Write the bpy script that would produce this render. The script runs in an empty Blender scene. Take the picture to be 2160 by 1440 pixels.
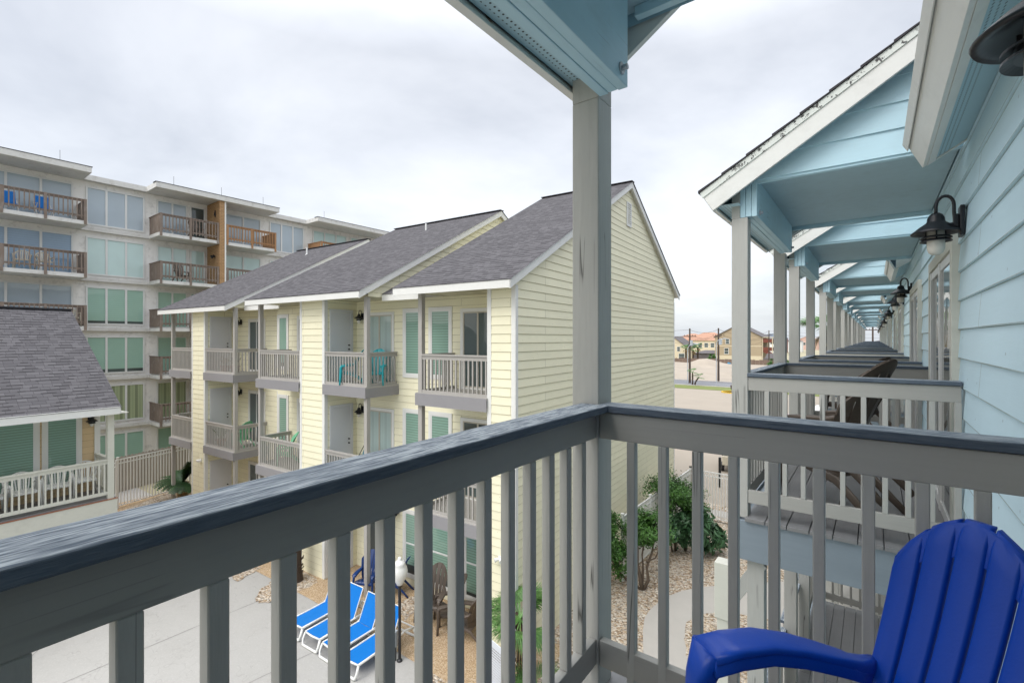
import bpy, bmesh, math, random
from math import sin, cos, tan, pi, radians, sqrt, atan2
from mathutils import Vector, Matrix
random.seed(7)
CZ = 6.75                      # camera height above the courtyard
TH = math.atan(765/1010.0)     # camera turned left of the corridor direction (+Y)
CT, ST = cos(TH), sin(TH)
scene = bpy.context.scene
COL = scene.collection

def at(u, v, z=0.0):
    """world point on the level z under photo pixel (u, v) (2160 wide)"""
    d = (CZ-z)*1010.0/(v-714.0)
    lat = (u-1080)/1010.0*d
    return Vector((lat*CT-d*ST, lat*ST+d*CT, z))
def atd(u, d, z=0.0):
    lat = (u-1080)/1010.0*d
    return Vector((lat*CT-d*ST, lat*ST+d*CT, z))

YO = Vector((-5.841, 7.822, 0)); YA = radians(3.9)
def yw(e, g, z=0.0):
    return Vector((YO.x+e*cos(YA)-g*sin(YA), YO.y+e*sin(YA)+g*cos(YA), z))

# ------------------------------------------------------------------ objects
def tag(o, label=None, cat=None, group=None, kind=None):
    if label: o['label'] = label
    if cat: o['category'] = cat
    if group: o['group'] = group
    if kind: o['kind'] = kind
    return o
def empty(name, loc=(0,0,0), rz=0.0, label=None, cat=None, group=None):
    o = bpy.data.objects.new(name, None); COL.objects.link(o)
    o.location = loc; o.rotation_euler = (0,0,rz); o.empty_display_size = .2
    return tag(o, label, cat, group)
def copy_tree(o, parent=None, loc=None, rz=None, label=None):
    c = o.copy(); COL.objects.link(c)
    if parent is not None: c.parent = parent
    for ch in list(o.children): copy_tree(ch, c)
    if loc is not None: c.location = loc
    if rz is not None: c.rotation_euler = (0,0,rz)
    if label: c['label'] = label
    return c

def clip(poly, n, c):
    out = []
    for i in range(len(poly)):
        a, b = poly[i], poly[(i+1) % len(poly)]
        da = a[0]*n[0]+a[1]*n[1]-c; db = b[0]*n[0]+b[1]*n[1]-c
        if da <= 0: out.append(a)
        if (da < 0 < db) or (db < 0 < da):
            t = da/(da-db); out.append((a[0]+(b[0]-a[0])*t, a[1]+(b[1]-a[1])*t))
    return out

SIDED = ('wall','recess_wall','closet_wall','upper_wall')
class MB:
    def __init__(s, dz=0.0): s.v = []; s.f = []; s.uv = []; s.dz = dz; s.hasuv = False
    def poly(s, pts, uv=None):
        n = len(s.v)
        s.v += [tuple(p) for p in pts]; s.f.append(tuple(range(n, n+len(pts))))
        s.uv.append(uv)
        if uv: s.hasuv = True
    def box(s, x0, x1, y0, y1, z0, z1):
        if x0 > x1: x0, x1 = x1, x0
        if y0 > y1: y0, y1 = y1, y0
        n = len(s.v)
        s.v += [(x0,y0,z0),(x1,y0,z0),(x1,y1,z0),(x0,y1,z0),(x0,y0,z1),(x1,y0,z1),(x1,y1,z1),(x0,y1,z1)]
        for q in ((0,3,2,1),(4,5,6,7),(0,1,5,4),(1,2,6,5),(2,3,7,6),(3,0,4,7)):
            s.f.append(tuple(n+i for i in q)); s.uv.append(None)
        return s
    def bar(s, p, q, w, h, up=(0,0,1)):
        p = Vector(p); q = Vector(q); d = (q-p).normalized(); u = Vector(up)
        r = d.cross(u)
        if r.length < 1e-5: r = d.cross(Vector((0,1,0)))
        r.normalize(); u = r.cross(d).normalized()
        n = len(s.v)
        for c in (p, q):
            for a, b in ((-1,-1),(1,-1),(1,1),(-1,1)):
                s.v.append(tuple(c+r*(a*w/2)+u*(b*h/2)))
        for f in ((0,1,2,3),(7,6,5,4),(0,4,5,1),(1,5,6,2),(2,6,7,3),(3,7,4,0)):
            s.f.append(tuple(n+i for i in f)); s.uv.append(None)
        return s
    def prism(s, pts, off):
        """pts: planar polygon (3d), off: extrusion vector"""
        off = Vector(off); k = len(pts); n = len(s.v)
        s.v += [tuple(p) for p in pts]+[tuple(Vector(p)+off) for p in pts]
        s.f.append(tuple(range(n, n+k))[::-1]); s.uv.append(None)
        s.f.append(tuple(range(n+k, n+2*k))); s.uv.append(None)
        for i in range(k):
            j = (i+1) % k
            s.f.append((n+i, n+j, n+k+j, n+k+i)); s.uv.append(None)
        return s
    def loft(s, rings, cap=True, close=False):
        n = len(s.v); k = len(rings[0])
        for r in rings: s.v += [tuple(p) for p in r]
        m = len(rings)
        for i in range(m if close else m-1):
            a = n+i*k; b = n+((i+1) % m)*k
            for j in range(k):
                jj = (j+1) % k
                s.f.append((a+j, a+jj, b+jj, b+j)); s.uv.append(None)
        if cap and not close:
            s.f.append(tuple(range(n, n+k))[::-1]); s.uv.append(None)
            s.f.append(tuple(range(n+(m-1)*k, n+m*k))); s.uv.append(None)
        return s
    def tube(s, pts, r, n=8, w=None, up=(0,0,1), close=False, e=1.0):
        """r number or list; w optional second radius (list/number) along the sideways axis; e<1 squarer section"""
        pts = [Vector(p) for p in pts]; m = len(pts); rings = []
        R = r if isinstance(r, (list, tuple)) else [r]*m
        W = R if w is None else (w if isinstance(w, (list, tuple)) else [w]*m)
        prev = None
        for i, p in enumerate(pts):
            a = pts[i-1] if (i > 0 or close) else p
            b = pts[(i+1) % m] if (i < m-1 or close) else p
            d = (b-a).normalized(); u = Vector(up)
            side = d.cross(u)
            if side.length < .05:
                side = prev if prev is not None else d.cross(Vector((0,1,0)))
            side = (side - d*side.dot(d)).normalized(); prev = side
            u = side.cross(d).normalized()
            ring = []
            for j in range(n):
                t = 2*pi*(j+.5)/n
                c, q = cos(t), sin(t)
                c = math.copysign(abs(c)**e, c); q = math.copysign(abs(q)**e, q)
                ring.append(p+side*(c*W[i])+u*(q*R[i]))
            rings.append(ring)
        return s.loft(rings, True, close)
    def lathe(s, prof, c=(0,0,0), n=16):
        c = Vector(c)
        rings = [[c+Vector((r*cos(2*pi*j/n), r*sin(2*pi*j/n), z)) for j in range(n)] for r, z in prof]
        return s.loft(rings)
    def siding(s, poly, org, sd, nd, ex=.19, z0=0.0, t=.014):
        s.hasuv = True
        org = Vector(org); sd = Vector(sd); nd = Vector(nd)
        zs = [p[1] for p in poly]; k0 = math.floor((min(zs)-z0)/ex); k1 = math.ceil((max(zs)-z0)/ex)
        for k in range(k0, k1):
            a = z0+k*ex; b = a+ex
            q = clip(clip(poly, (0,1), b), (0,-1), -a)
            if len(q) < 3: continue
            P = lambda p, o: org+sd*p[0]+Vector((0,0,p[1]))+nd*o
            off = lambda z: t+(.002-t)*(z-a)/ex
            s.poly([P(p, off(p[1])) for p in q], [(p[0]+50, p[1]-z0+20*ex) for p in q])
            bot = [p for p in q if abs(p[1]-a) < 1e-5]
            if len(bot) >= 2:
                bot.sort(); l, r = bot[0], bot[-1]
                s.poly([P(l, t), P(l, 0), P(r, 0), P(r, t)], [(.5,.1)]*4)
        return s
    def build(s, name, mat, parent=None, bevel=0.0, smooth=False, seg=2, loc=None, subs=0):
        me = bpy.data.meshes.new(name)
        v = [(a, b, c+s.dz) for a, b, c in s.v] if s.dz else s.v
        me.from_pydata(v, [], s.f); me.validate()
        if s.hasuv:
            ul = me.uv_layers.new(name='UVMap'); li = 0
            for pi_, p in enumerate(me.polygons):
                uv = s.uv[pi_]
                for j, l in enumerate(p.loop_indices):
                    ul.data[l].uv = uv[j] if uv else (me.vertices[p.vertices[j]].co.x, me.vertices[p.vertices[j]].co.y)
        bm = bmesh.new(); bm.from_mesh(me)
        bmesh.ops.remove_doubles(bm, verts=bm.verts, dist=1e-5) if smooth else None
        if not s.hasuv or smooth or name in SIDED: bmesh.ops.recalc_face_normals(bm, faces=bm.faces)
        bm.to_mesh(me); bm.free()
        if mat: me.materials.append(mat)
        if smooth:
            for p in me.polygons: p.use_smooth = True
        o = bpy.data.objects.new(name, me); COL.objects.link(o)
        if parent is not None: o.parent = parent
        if loc is not None: o.location = loc
        if subs:
            m = o.modifiers.new('subd', 'SUBSURF'); m.levels = subs; m.render_levels = subs
        if bevel:
            m = o.modifiers.new('bevel', 'BEVEL'); m.width = bevel; m.segments = seg; m.limit_method = 'ANGLE'; m.angle_limit = radians(40)
            if hasattr(m, 'harden_normals'): m.harden_normals = False
        return o

# ------------------------------------------------------------------ materials
class NT:
    def __init__(s, name):
        s.m = bpy.data.materials.new(name); s.m.use_nodes = True
        s.t = s.m.node_tree; s.b = s.t.nodes['Principled BSDF']
    def n(s, ty, **kw):
        x = s.t.nodes.new(ty)
        for k, v in kw.items():
            if k in x.inputs.keys() if hasattr(x.inputs, 'keys') else False: x.inputs[k].default_value = v
            else: setattr(x, k, v)
        return x
    def l(s, a, b): s.t.links.new(a, b)
    def coord(s, scale=(1,1,1), kind='Object', rot=(0,0,0)):
        tc = s.t.nodes.new('ShaderNodeTexCoord'); mp = s.t.nodes.new('ShaderNodeMapping')
        mp.inputs['Scale'].default_value = scale; mp.inputs['Rotation'].default_value = rot
        s.l(tc.outputs[kind], mp.inputs[0]); return mp.outputs[0]
    def noise(s, co, scale, detail=3, rough=.55):
        x = s.t.nodes.new('ShaderNodeTexNoise'); x.inputs['Scale'].default_value = scale
        x.inputs['Detail'].default_value = detail; x.inputs['Roughness'].default_value = rough
        s.l(co, x.inputs['Vector']); return x.outputs['Fac']
    def ramp(s, fac, stops):
        x = s.t.nodes.new('ShaderNodeValToRGB'); e = x.color_ramp.elements
        while len(e) < len(stops): e.new(.5)
        for i, (p, c) in enumerate(stops):
            e[i].position = p
            e[i].color = (c, c, c, 1) if isinstance(c, (int, float)) else (*c, 1)
        s.l(fac, x.inputs[0]); return x.outputs[0]
    def mix(s, a, b, fac, mode='MIX'):
        x = s.t.nodes.new('ShaderNodeMix'); x.data_type = 'RGBA'; x.blend_type = mode
        for val, idx in ((fac, 0), (a, 6), (b, 7)):
            if hasattr(val, 'links') or hasattr(val, 'is_output'): s.l(val, x.inputs[idx])
            elif isinstance(val, (int, float)): x.inputs[idx].default_value = val if idx == 0 else (val, val, val, 1)
            else: x.inputs[idx].default_value = (*val, 1)
        return x.outputs[2]
    def bump(s, h, strength=.3, dist=.01, prev=None):
        x = s.t.nodes.new('ShaderNodeBump'); x.inputs['Strength'].default_value = strength
        x.inputs['Distance'].default_value = dist; s.l(h, x.inputs['Height'])
        if prev: s.l(prev, x.inputs['Normal'])
        return x.outputs[0]
    def out(s, col=None, rough=.6, nrm=None, spec=None, coat=0, metal=0):
        b = s.b
        if col is not None:
            if hasattr(col, 'is_output'): s.l(col, b.inputs['Base Color'])
            else: b.inputs['Base Color'].default_value = (*col, 1)
        if hasattr(rough, 'is_output'): s.l(rough, b.inputs['Roughness'])
        else: b.inputs['Roughness'].default_value = rough
        if nrm is not None: s.l(nrm, b.inputs['Normal'])
        if spec is not None: b.inputs['Specular IOR Level'].default_value = spec
        if coat: b.inputs['Coat Weight'].default_value = coat; b.inputs['Coat Roughness'].default_value = .02
        b.inputs['Metallic'].default_value = metal
        return s.m

def scl(c, k): return tuple(min(1, x*k) for x in c)
def paint(name, c, rough=.6, stretch=(1,1,1), var=.12, grain=40, bump=.25, dist=.002, crack=0.0, dirt=0.0, dirtcol=(.10,.085,.06), rust=0.0, coord='Object', spec=.35, joint=0.0):
    """painted board: soft mottling, stretched grain, hair cracks, grime, rust spots"""
    t = NT(name); co = t.coord(stretch, coord); big = t.coord((1,1,1), coord)
    f1 = t.noise(big, 1.7, 4); f2 = t.noise(co, grain, 4, .6)
    col = t.mix(scl(c, 1-var), scl(c, 1+var), f1)
    col = t.mix(col, scl(c, .8), t.ramp(f2, [(.45, 0.0), (.8, min(1, var*4))]))
    if dirt:
        f = t.noise(big, 3.1, 8, .7)
        col = t.mix(col, dirtcol, t.ramp(f, [(.52, 0.0), (.75, dirt)]))
    h = f2
    if crack:
        st2 = tuple(1.0 if q >= .5 else .02 for q in stretch)
        f = t.noise(t.coord(st2, coord), 16, 2, .45)
        k = t.ramp(f, [(.494, 0.0), (.4985, crack), (.5015, crack), (.506, 0.0)])
        g = t.ramp(t.noise(big, 2.3, 2), [(.56, 0.0), (.60, 1.0)])
        col = t.mix(col, scl(c, .15), t.mix(k, g, 1.0, 'MULTIPLY'))
    if rust:
        v = t.t.nodes.new('ShaderNodeTexVoronoi'); v.inputs['Scale'].default_value = 7; v.inputs['Randomness'].default_value = 1
        t.l(big, v.inputs['Vector'])
        col = t.mix(col, (.30,.14,.03), t.ramp(v.outputs['Distance'], [(.0, rust), (.10, rust*.7), (.16, 0.0)], ) if False else t.mix(t.ramp(v.outputs['Distance'], [(.0, rust), (.09, rust*.8), (.15, 0.0)]), t.ramp(t.noise(big, 3.3, 1), [(.56, 0.0), (.58, 1.0)]), 1.0, 'MULTIPLY'))
    if joint:
        tc = t.t.nodes.new('ShaderNodeTexCoord'); b = t.t.nodes.new('ShaderNodeTexBrick'); t.l(tc.outputs['UV'], b.inputs['Vector'])
        b.inputs['Scale'].default_value = 1; b.inputs['Brick Width'].default_value = 3.66; b.inputs['Row Height'].default_value = joint
        b.inputs['Mortar Size'].default_value = .005; b.offset = .37; b.inputs['Color1'].default_value = (.93,.93,.93,1); b.inputs['Color2'].default_value = (1,1,1,1)
        b.inputs['Mortar'].default_value = (.45,.43,.38,1); b.inputs['Mortar Smooth'].default_value = 0
        col = t.mix(col, b.outputs['Color'], 1.0, 'MULTIPLY')
        # faint grime running down and nail dimples
        v = t.t.nodes.new('ShaderNodeTexVoronoi'); v.voronoi_dimensions = '2D'; v.inputs['Scale'].default_value = 2.4; t.l(tc.outputs['UV'], v.inputs['Vector'])
        col = t.mix(col, scl(c, .35), t.ramp(v.outputs['Distance'], [(.0, .75), (.012, .75), (.02, 0.0)]))
        col = t.mix(col, scl(c, .91), t.ramp(t.noise(t.coord((1.5,1.5,.3)), 1.1, 6, .7), [(.45, 0.0), (.75, .8)]))
    return t.out(col, rough, t.bump(h, bump, dist), spec)

def plain(name, c, rough=.5, var=.08, scale=3, bump=0, bs=60, coat=0, metal=0, spec=.5):
    t = NT(name); co = t.coord()
    col = t.mix(scl(c, 1-var), scl(c, 1+var), t.noise(co, scale, 5, .6))
    nrm = t.bump(t.noise(co, bs, 3), bump, .004) if bump else None
    return t.out(col, rough, nrm, spec, coat, metal)

def pane_mat(name, c, slat=0.0, amt=.25, vert=False, dark=None, rough=.35, refl=1.0, wav=.0):
    """glass over a blind or curtain"""
    t = NT(name); co = t.coord()
    col = t.mix(scl(c, .86), scl(c, 1.14), t.noise(co, .9, 3))
    if slat:
        w = t.t.nodes.new('ShaderNodeTexWave'); w.wave_type = 'BANDS'; w.bands_direction = 'X' if vert else 'Z'
        w.inputs['Scale'].default_value = slat; w.inputs['Distortion'].default_value = wav; w.inputs['Detail'].default_value = 1
        mp = t.coord((1,1,1) if not vert else (1,0,0)) if not vert else t.coord((1,1,.02), rot=(0,0,radians(45)))
        t.l(mp, w.inputs['Vector'])
        col = t.mix(col, scl(c, 1-amt*1.6), t.ramp(w.outputs['Fac'], [(.0, amt), (.5, 0.0), (.8, amt*2.2)]))
    if dark:
        col = t.mix(col, dark, t.ramp(t.noise(t.coord((.35,.35,.35)), 1.1, 1), [(.45, 0.0), (.6, .75)]))
    t.b.inputs['Coat Weight'].default_value = refl; t.b.inputs['Coat Roughness'].default_value = .015
    t.b.inputs['Coat IOR'].default_value = 1.6
    wob = t.bump(t.noise(t.coord((1,1,1)), .7, 2), .06, .2)
    t.l(wob, t.b.inputs['Coat Normal'])
    return t.out(col, rough, None, .3)

def gravel_mat(name, scale=22, tint=(1,1,1), dark=.75):
    t = NT(name); co = t.coord()
    w = t.t.nodes.new('ShaderNodeTexNoise'); w.inputs['Scale'].default_value = scale*.8; t.l(co, w.inputs['Vector'])
    mx = t.t.nodes.new('ShaderNodeMix'); mx.data_type = 'RGBA'; mx.blend_type = 'LINEAR_LIGHT'; mx.inputs[0].default_value = .02
    t.l(co, mx.inputs[6]); t.l(w.outputs['Color'], mx.inputs[7])
    v = t.t.nodes.new('ShaderNodeTexVoronoi'); v.inputs['Scale'].default_value = scale; t.l(mx.outputs[2], v.inputs['Vector'])
    sep = t.t.nodes.new('ShaderNodeSeparateColor'); t.l(v.outputs['Color'], sep.inputs[0])
    T = lambda c: tuple(a*b for a, b in zip(c, tint))
    col = t.ramp(sep.outputs[0], [(0, T((.25,.17,.10))), (.18, T((.50,.38,.26))), (.4, T((.68,.58,.46))), (.62, T((.46,.40,.34))), (.8, T((.78,.72,.62))), (1, T((.38,.26,.17)))])
    e = t.ramp(v.outputs['Distance'], [(.0, 0.0), (.55, .12), (.85, dark)])
    col = t.mix(col, (.10,.075,.05), e)
    h = t.ramp(v.outputs['Distance'], [(0, 1.0), (.8, 0.0)])
    return t.out(col, .75, t.bump(h, .9, .03), .3)

def shingle_mat(name, c1, c2):
    t = NT(name); tc = t.t.nodes.new('ShaderNodeTexCoord')
    b = t.t.nodes.new('ShaderNodeTexBrick'); t.l(tc.outputs['UV'], b.inputs['Vector'])
    b.inputs['Scale'].default_value = 1; b.inputs['Brick Width'].default_value = .19; b.inputs['Row Height'].default_value = .135
    b.inputs['Mortar Size'].default_value = .005; b.inputs['Mortar Smooth'].default_value = .3
    b.inputs['Color1'].default_value = (*c1, 1); b.inputs['Color2'].default_value = (*c2, 1)
    b.inputs['Mortar'].default_value = (.06,.057,.063, 1); b.offset = .37; b.squash = 1.35; b.squash_frequency = 3
    f = t.noise(t.coord(), 1.3, 5); g = t.noise(t.coord(), 120, 2)
    col = t.mix(b.outputs['Color'], scl(c1, .72), t.ramp(f, [(.4, 0.0), (.75, .25)]))
    col = t.mix(col, scl(c2, 1.35), t.ramp(g, [(.5, 0.0), (.75, .3)]))
    # each course steps: sawtooth along the slope
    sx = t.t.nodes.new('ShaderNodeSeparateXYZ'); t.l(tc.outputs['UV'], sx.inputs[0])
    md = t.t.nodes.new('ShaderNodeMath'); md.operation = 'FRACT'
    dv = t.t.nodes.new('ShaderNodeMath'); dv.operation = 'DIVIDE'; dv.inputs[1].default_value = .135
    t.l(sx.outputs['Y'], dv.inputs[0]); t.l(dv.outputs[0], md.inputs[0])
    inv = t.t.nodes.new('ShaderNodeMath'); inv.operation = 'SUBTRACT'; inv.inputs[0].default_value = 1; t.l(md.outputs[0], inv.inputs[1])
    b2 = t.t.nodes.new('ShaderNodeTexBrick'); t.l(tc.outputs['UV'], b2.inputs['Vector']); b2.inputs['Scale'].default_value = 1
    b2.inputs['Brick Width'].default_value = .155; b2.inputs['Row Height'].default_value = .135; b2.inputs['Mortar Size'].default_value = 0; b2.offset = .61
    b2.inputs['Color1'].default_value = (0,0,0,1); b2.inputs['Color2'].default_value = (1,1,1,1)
    edge = t.mix(t.ramp(md.outputs[0], [(.0, 1.0), (.22, 1.0), (.34, 0.0)]), t.ramp(b2.outputs['Color'], [(.35, 0.12), (.55, 1.0)]), 1.0, 'MULTIPLY')  # broken shadow line under each course's butts, painted into the colour
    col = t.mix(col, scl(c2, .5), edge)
    n1 = t.bump(inv.outputs[0], .8, .012); n2 = t.bump(b.outputs['Fac'], -.6 if False else .4, .006, n1)
    x = t.bump(g, .3, .003, n2)
    return t.out(col, .95, x, .1)

M = {}
M['post']   = paint('post_paint', (.42,.42,.395), .6, (1,1,.07), .10, 75, .9, .002, crack=.9, dirt=.08)
M['post_x'] = paint('rail_paint_x', (.375,.37,.345), .6, (.05,1,1), .07, 70, .6, .001, crack=.25, dirt=.07)
M['post_y'] = paint('rail_paint_y', (.37,.365,.34), .6, (1,.05,1), .07, 70, .6, .001, crack=.25, dirt=.07)
def cap_mat(name, st):
    t = NT(name); co = t.coord(st); big = t.coord()
    f = t.noise(co, 150, 3, .75); g = t.noise(co, 48, 5, .7); b = t.noise(big, 5, 5, .7)
    dark = (.075,.10,.135); light = (.50,.545,.575)
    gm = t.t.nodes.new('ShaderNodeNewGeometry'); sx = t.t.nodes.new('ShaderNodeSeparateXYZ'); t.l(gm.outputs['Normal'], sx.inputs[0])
    worn_lit_top = t.ramp(sx.outputs['Z'], [(.55, 0.12), (.9, 1.0)])            # flat top paler: weathering, plus sky light painted into the colour
    k = t.mix(t.ramp(f, [(.40, .05), (.58, 1.0)]), t.ramp(g, [(.34, .35), (.56, 1.0)]), 1.0, 'MULTIPLY')
    k = t.mix(k, t.ramp(b, [(.25, .55), (.6, 1.0)]), 1.0, 'MULTIPLY')
    k = t.mix(k, worn_lit_top, 1.0, 'MULTIPLY')
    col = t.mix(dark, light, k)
    col = t.mix(col, (.03,.035,.04), t.ramp(f, [(.24, .8), (.33, 0.0)]))
    return t.out(col, .72, t.bump(f, 1.0, .002, t.bump(g, .8, .003)), .3)
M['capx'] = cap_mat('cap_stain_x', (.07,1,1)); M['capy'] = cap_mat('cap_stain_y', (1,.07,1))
M['blue']   = paint('blue_siding_paint', (.575,.765,.85), .5, (1,.10,1), .035, 30, .55, .002, joint=.1885)
M['blue_x'] = paint('blue_board_paint_x', (.48,.69,.785), .55, (.1,1,1), .06, 38, .4, .0012, dirt=.10, rust=.0)
M['blue_y'] = paint('blue_board_paint_y', (.46,.665,.76), .55, (1,.1,1), .06, 38, .4, .0012, crack=.35, dirt=.12, rust=.8)
def peel_mat():
    t = NT('peeling_drip_edge'); co = t.coord()
    f = t.noise(t.coord((1,1,1)), 26, 4, .7); g = t.noise(co, 2.2, 2)
    k = t.mix(t.ramp(f, [(.57, 0.0), (.59, 1.0)]), t.ramp(g, [(.42, 0.0), (.5, 1.0)]), 1.0, 'MULTIPLY')
    col = t.mix((.66,.70,.66), (.05,.05,.05), k)
    return t.out(col, .5, t.bump(k, -.4, .002))
M['peel'] = peel_mat()
M['ceil']   = paint('blue_ceiling_paint', (.42,.58,.655), .7, (1,1,1), .08, 14, .4, .002, dirt=.12)
M['white_trim'] = paint('white_fascia_paint', (.74,.75,.72), .5, (.12,.12,1), .05, 40, .35, .0012, dirt=.16, rust=.9)
M['deckb']  = paint('deck_board', (.20,.20,.205), .38, (1,.04,1), .15, 60, .7, .002, crack=.25, dirt=.3, dirtcol=(.33,.33,.33), spec=.6)
M['deck_fascia'] = paint('deck_fascia_stain', (.22,.265,.305), .6, (.07,1,1), .12, 16, .6, .002, dirt=.25, dirtcol=(.25,.29,.32))
M['yellow'] = paint('yellow_siding_paint', (.87,.835,.625), .6, (.2,.2,1), .035, 14, .25, .001, dirt=.05, dirtcol=(.5,.48,.36), joint=.185)
M['peach']  = paint('peach_siding_paint', (.74,.56,.34), .6, (.2,.2,1), .04, 14, .25, .001, dirt=.05, joint=.185)
M['white']  = paint('white_trim_paint', (.74,.745,.72), .5, (1,1,.3), .04, 20, .2, .001, dirt=.10, dirtcol=(.45,.45,.4))
M['creamtrim'] = paint('cream_deck_paint', (.60,.60,.53), .6, (.3,.3,1), .05, 20, .3, .001, dirt=.12)
M['ygrey']  = paint('grey_balcony_paint', (.40,.385,.36), .6, (1,1,.3), .05, 30, .2, .001, dirt=.1)
M['yband']  = paint('grey_band_paint', (.275,.27,.28), .6, (.3,.3,1), .05, 20, .2, .001, dirt=.08)
M['door']   = plain('white_door_paint', (.63,.64,.66), .45, .03)
M['vinyl']  = plain('vinyl_frame', (.72,.73,.72), .4, .03)
M['tanframe'] = plain('tan_window_frame', (.46,.43,.36), .45, .03)
M['black']  = plain('black_lamp_metal', (.012,.013,.017), .38, .2, 10, spec=.5)
M['lampglass'] = plain('frosted_lamp_glass', (.62,.60,.54), .25, .1, 20, coat=.5)
M['roof']   = shingle_mat('asphalt_shingles', (.132,.128,.136), (.094,.091,.098))
M['roofdark'] = shingle_mat('blue_building_shingles', (.09,.09,.09), (.06,.06,.062))
M['ridge']  = plain('ridge_cap', (.035,.035,.042), .9)
M['blind']  = pane_mat('green_blind_glass', (.27,.45,.365), 4.6, .34)
M['blind2'] = pane_mat('plain_blind_glass', (.31,.49,.41), 4.6, .12)
M['dkpane'] = pane_mat('dark_pane_glass', (.07,.10,.10), 0, 0, dark=(.03,.035,.035))
M['curtain']= pane_mat('curtain_glass', (.42,.53,.51), 1.7, .20, vert=True, wav=1.5)
M['cond_a'] = pane_mat('condo_shade_glass', (.52,.69,.67), 0)
M['cond_b'] = pane_mat('condo_green_glass', (.33,.53,.44), 3, .16)
M['cond_c'] = pane_mat('condo_grey_glass', (.40,.48,.54), 0)
M['cond_d'] = pane_mat('condo_blue_glass', (.24,.36,.50), 3, .2)
M['cond_e'] = pane_mat('condo_vertical_blind_glass', (.40,.48,.30), 1.4, .35, vert=True)
M['stucco'] = paint('condo_stucco', (.84,.83,.805), .85, (1,1,.25), .07, 5, .4, .004, dirt=.45, dirtcol=(.22,.21,.19))
M['slab']   = paint('condo_slab_edge', (.66,.66,.64), .85, (1,1,.4), .06, 6, .4, .004, dirt=.5, dirtcol=(.28,.25,.20))
M['oldwood']= paint('weathered_rail_wood', (.22,.175,.145), .85, (1,1,.1), .35, 20, .5, .003, dirt=.75, dirtcol=(.33,.30,.28))
M['newwood']= paint('orange_rail_wood', (.36,.20,.10), .8, (1,1,.1), .2, 20, .4, .003)
M['sheet_blue'] = plain('sling_blue', (.004,.17,.55), .5, .06, 8, .1, 200, spec=.25)
M['plastic_white'] = plain('white_plastic', (.78,.78,.75), .38, .04)
M['plastic_beige'] = plain('beige_plastic', (.60,.55,.44), .45, .04)
M['chair_blue'] = plain('royal_blue_plastic', (.001,.058,.44), .38, .06, 6, .10, 140, spec=.42)
M['chair_navy'] = plain('navy_plastic', (.004,.035,.16), .4, .06)
M['chair_brown'] = plain('brown_plastic', (.10,.078,.062), .45, .1, 9)
M['chair_teal'] = plain('turquoise_plastic', (.012,.32,.36), .42, .05)
M['chair_teal2'] = plain('dark_teal_sling', (.01,.15,.21), .6, .05)
M['chair_green'] = plain('mint_green_plastic', (.20,.56,.33), .45, .05)
M['terracotta'] = plain('terracotta', (.28,.09,.04), .7, .1)
M['grey_metal'] = plain('grey_metal_box', (.42,.46,.50), .4, .05)
M['fence_white'] = plain('white_fence_paint', (.78,.78,.76), .4, .04)
M['fence_wood'] = paint('grey_fence_boards', (.34,.31,.27), .85, (1,1,.1), .15, 25, .4, .003)
def leaf_mat(name, c1, c2, tr=.15):
    t = NT(name); oi = t.t.nodes.new('ShaderNodeNewGeometry')
    f = t.noise(t.coord(), 6, 3)
    col = t.mix(c1, c2, t.ramp(f, [(.35, 0.0), (.65, 1.0)]))
    col = t.mix(col, scl(c2, 1.5), t.ramp(oi.outputs['Random Per Island'], [(.6, 0.0), (1.0, .5)]))
    t.b.inputs['Transmission Weight'].default_value = 0
    return t.out(col, .45, None, .45)
M['leaf']  = leaf_mat('glossy_shrub_leaves', (.032,.092,.018), (.07,.18,.028))
M['leafd'] = leaf_mat('dark_broad_leaves', (.022,.065,.025), (.06,.14,.06))
M['palm']  = leaf_mat('palm_leaves', (.04,.115,.022), (.10,.22,.05))
M['sago']  = leaf_mat('sago_leaves', (.016,.05,.018), (.04,.095,.03))
M['dead']  = leaf_mat('dry_fronds', (.22,.15,.07), (.36,.26,.13))
M['bark']  = paint('palm_bark', (.075,.052,.038), .9, (1,1,3), .4, 16, 1.0, .03, dirt=.4)
M['stem']  = paint('shrub_bark', (.13,.10,.075), .9, (1,1,.3), .25, 20, .8, .01)

def concrete_mat():
    t = NT('pool_deck_concrete'); co = t.coord()
    col = t.mix((.34,.333,.315), (.45,.443,.425), t.noise(co, .55, 8, .7)); col = t.mix(col, (.27,.26,.24), t.ramp(t.noise(t.coord((1,1,1)), .9, 8, .75), [(.60, 0.0), (.68, .35)]))
    ck = t.ramp(t.noise(co, .8, 3, .6), [(.4985, 0.0), (.5, .35), (.5015, 0.0)]); col = t.mix(col, (.2,.19,.18), ck)
    v = t.noise(co, 9, 6, .75); col = t.mix(col, (.34,.33,.31), t.ramp(v, [(.52, 0.0), (.72, .55)]))
    col = t.mix(col, (.54,.53,.51), t.ramp(t.noise(co, 28, 3), [(.55, 0.0), (.75, .5)]))
    return t.out(col, .75, t.bump(v, .25, .006), .3)
M['conc'] = concrete_mat()
def aggregate_mat():
    t = NT('pebble_aggregate'); co = t.coord()
    v = t.t.nodes.new('ShaderNodeTexVoronoi'); v.inputs['Scale'].default_value = 75; t.l(co, v.inputs['Vector'])
    s = t.t.nodes.new('ShaderNodeSeparateColor'); t.l(v.outputs['Color'], s.inputs[0])
    col = t.ramp(s.outputs[0], [(0, (.22,.13,.06)), (.4, (.46,.32,.18)), (.8, (.56,.43,.29)), (1, (.72,.62,.48))])
    col = t.mix(col, (.40,.28,.17), t.ramp(t.noise(co, 1.2, 4), [(.4, 0.0), (.7, .45)]))
    return t.out(col, .6, t.bump(v.outputs['Distance'], .5, -.01), .4)
M['agg'] = aggregate_mat()
M['gravel'] = gravel_mat('river_gravel', 19)
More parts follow.
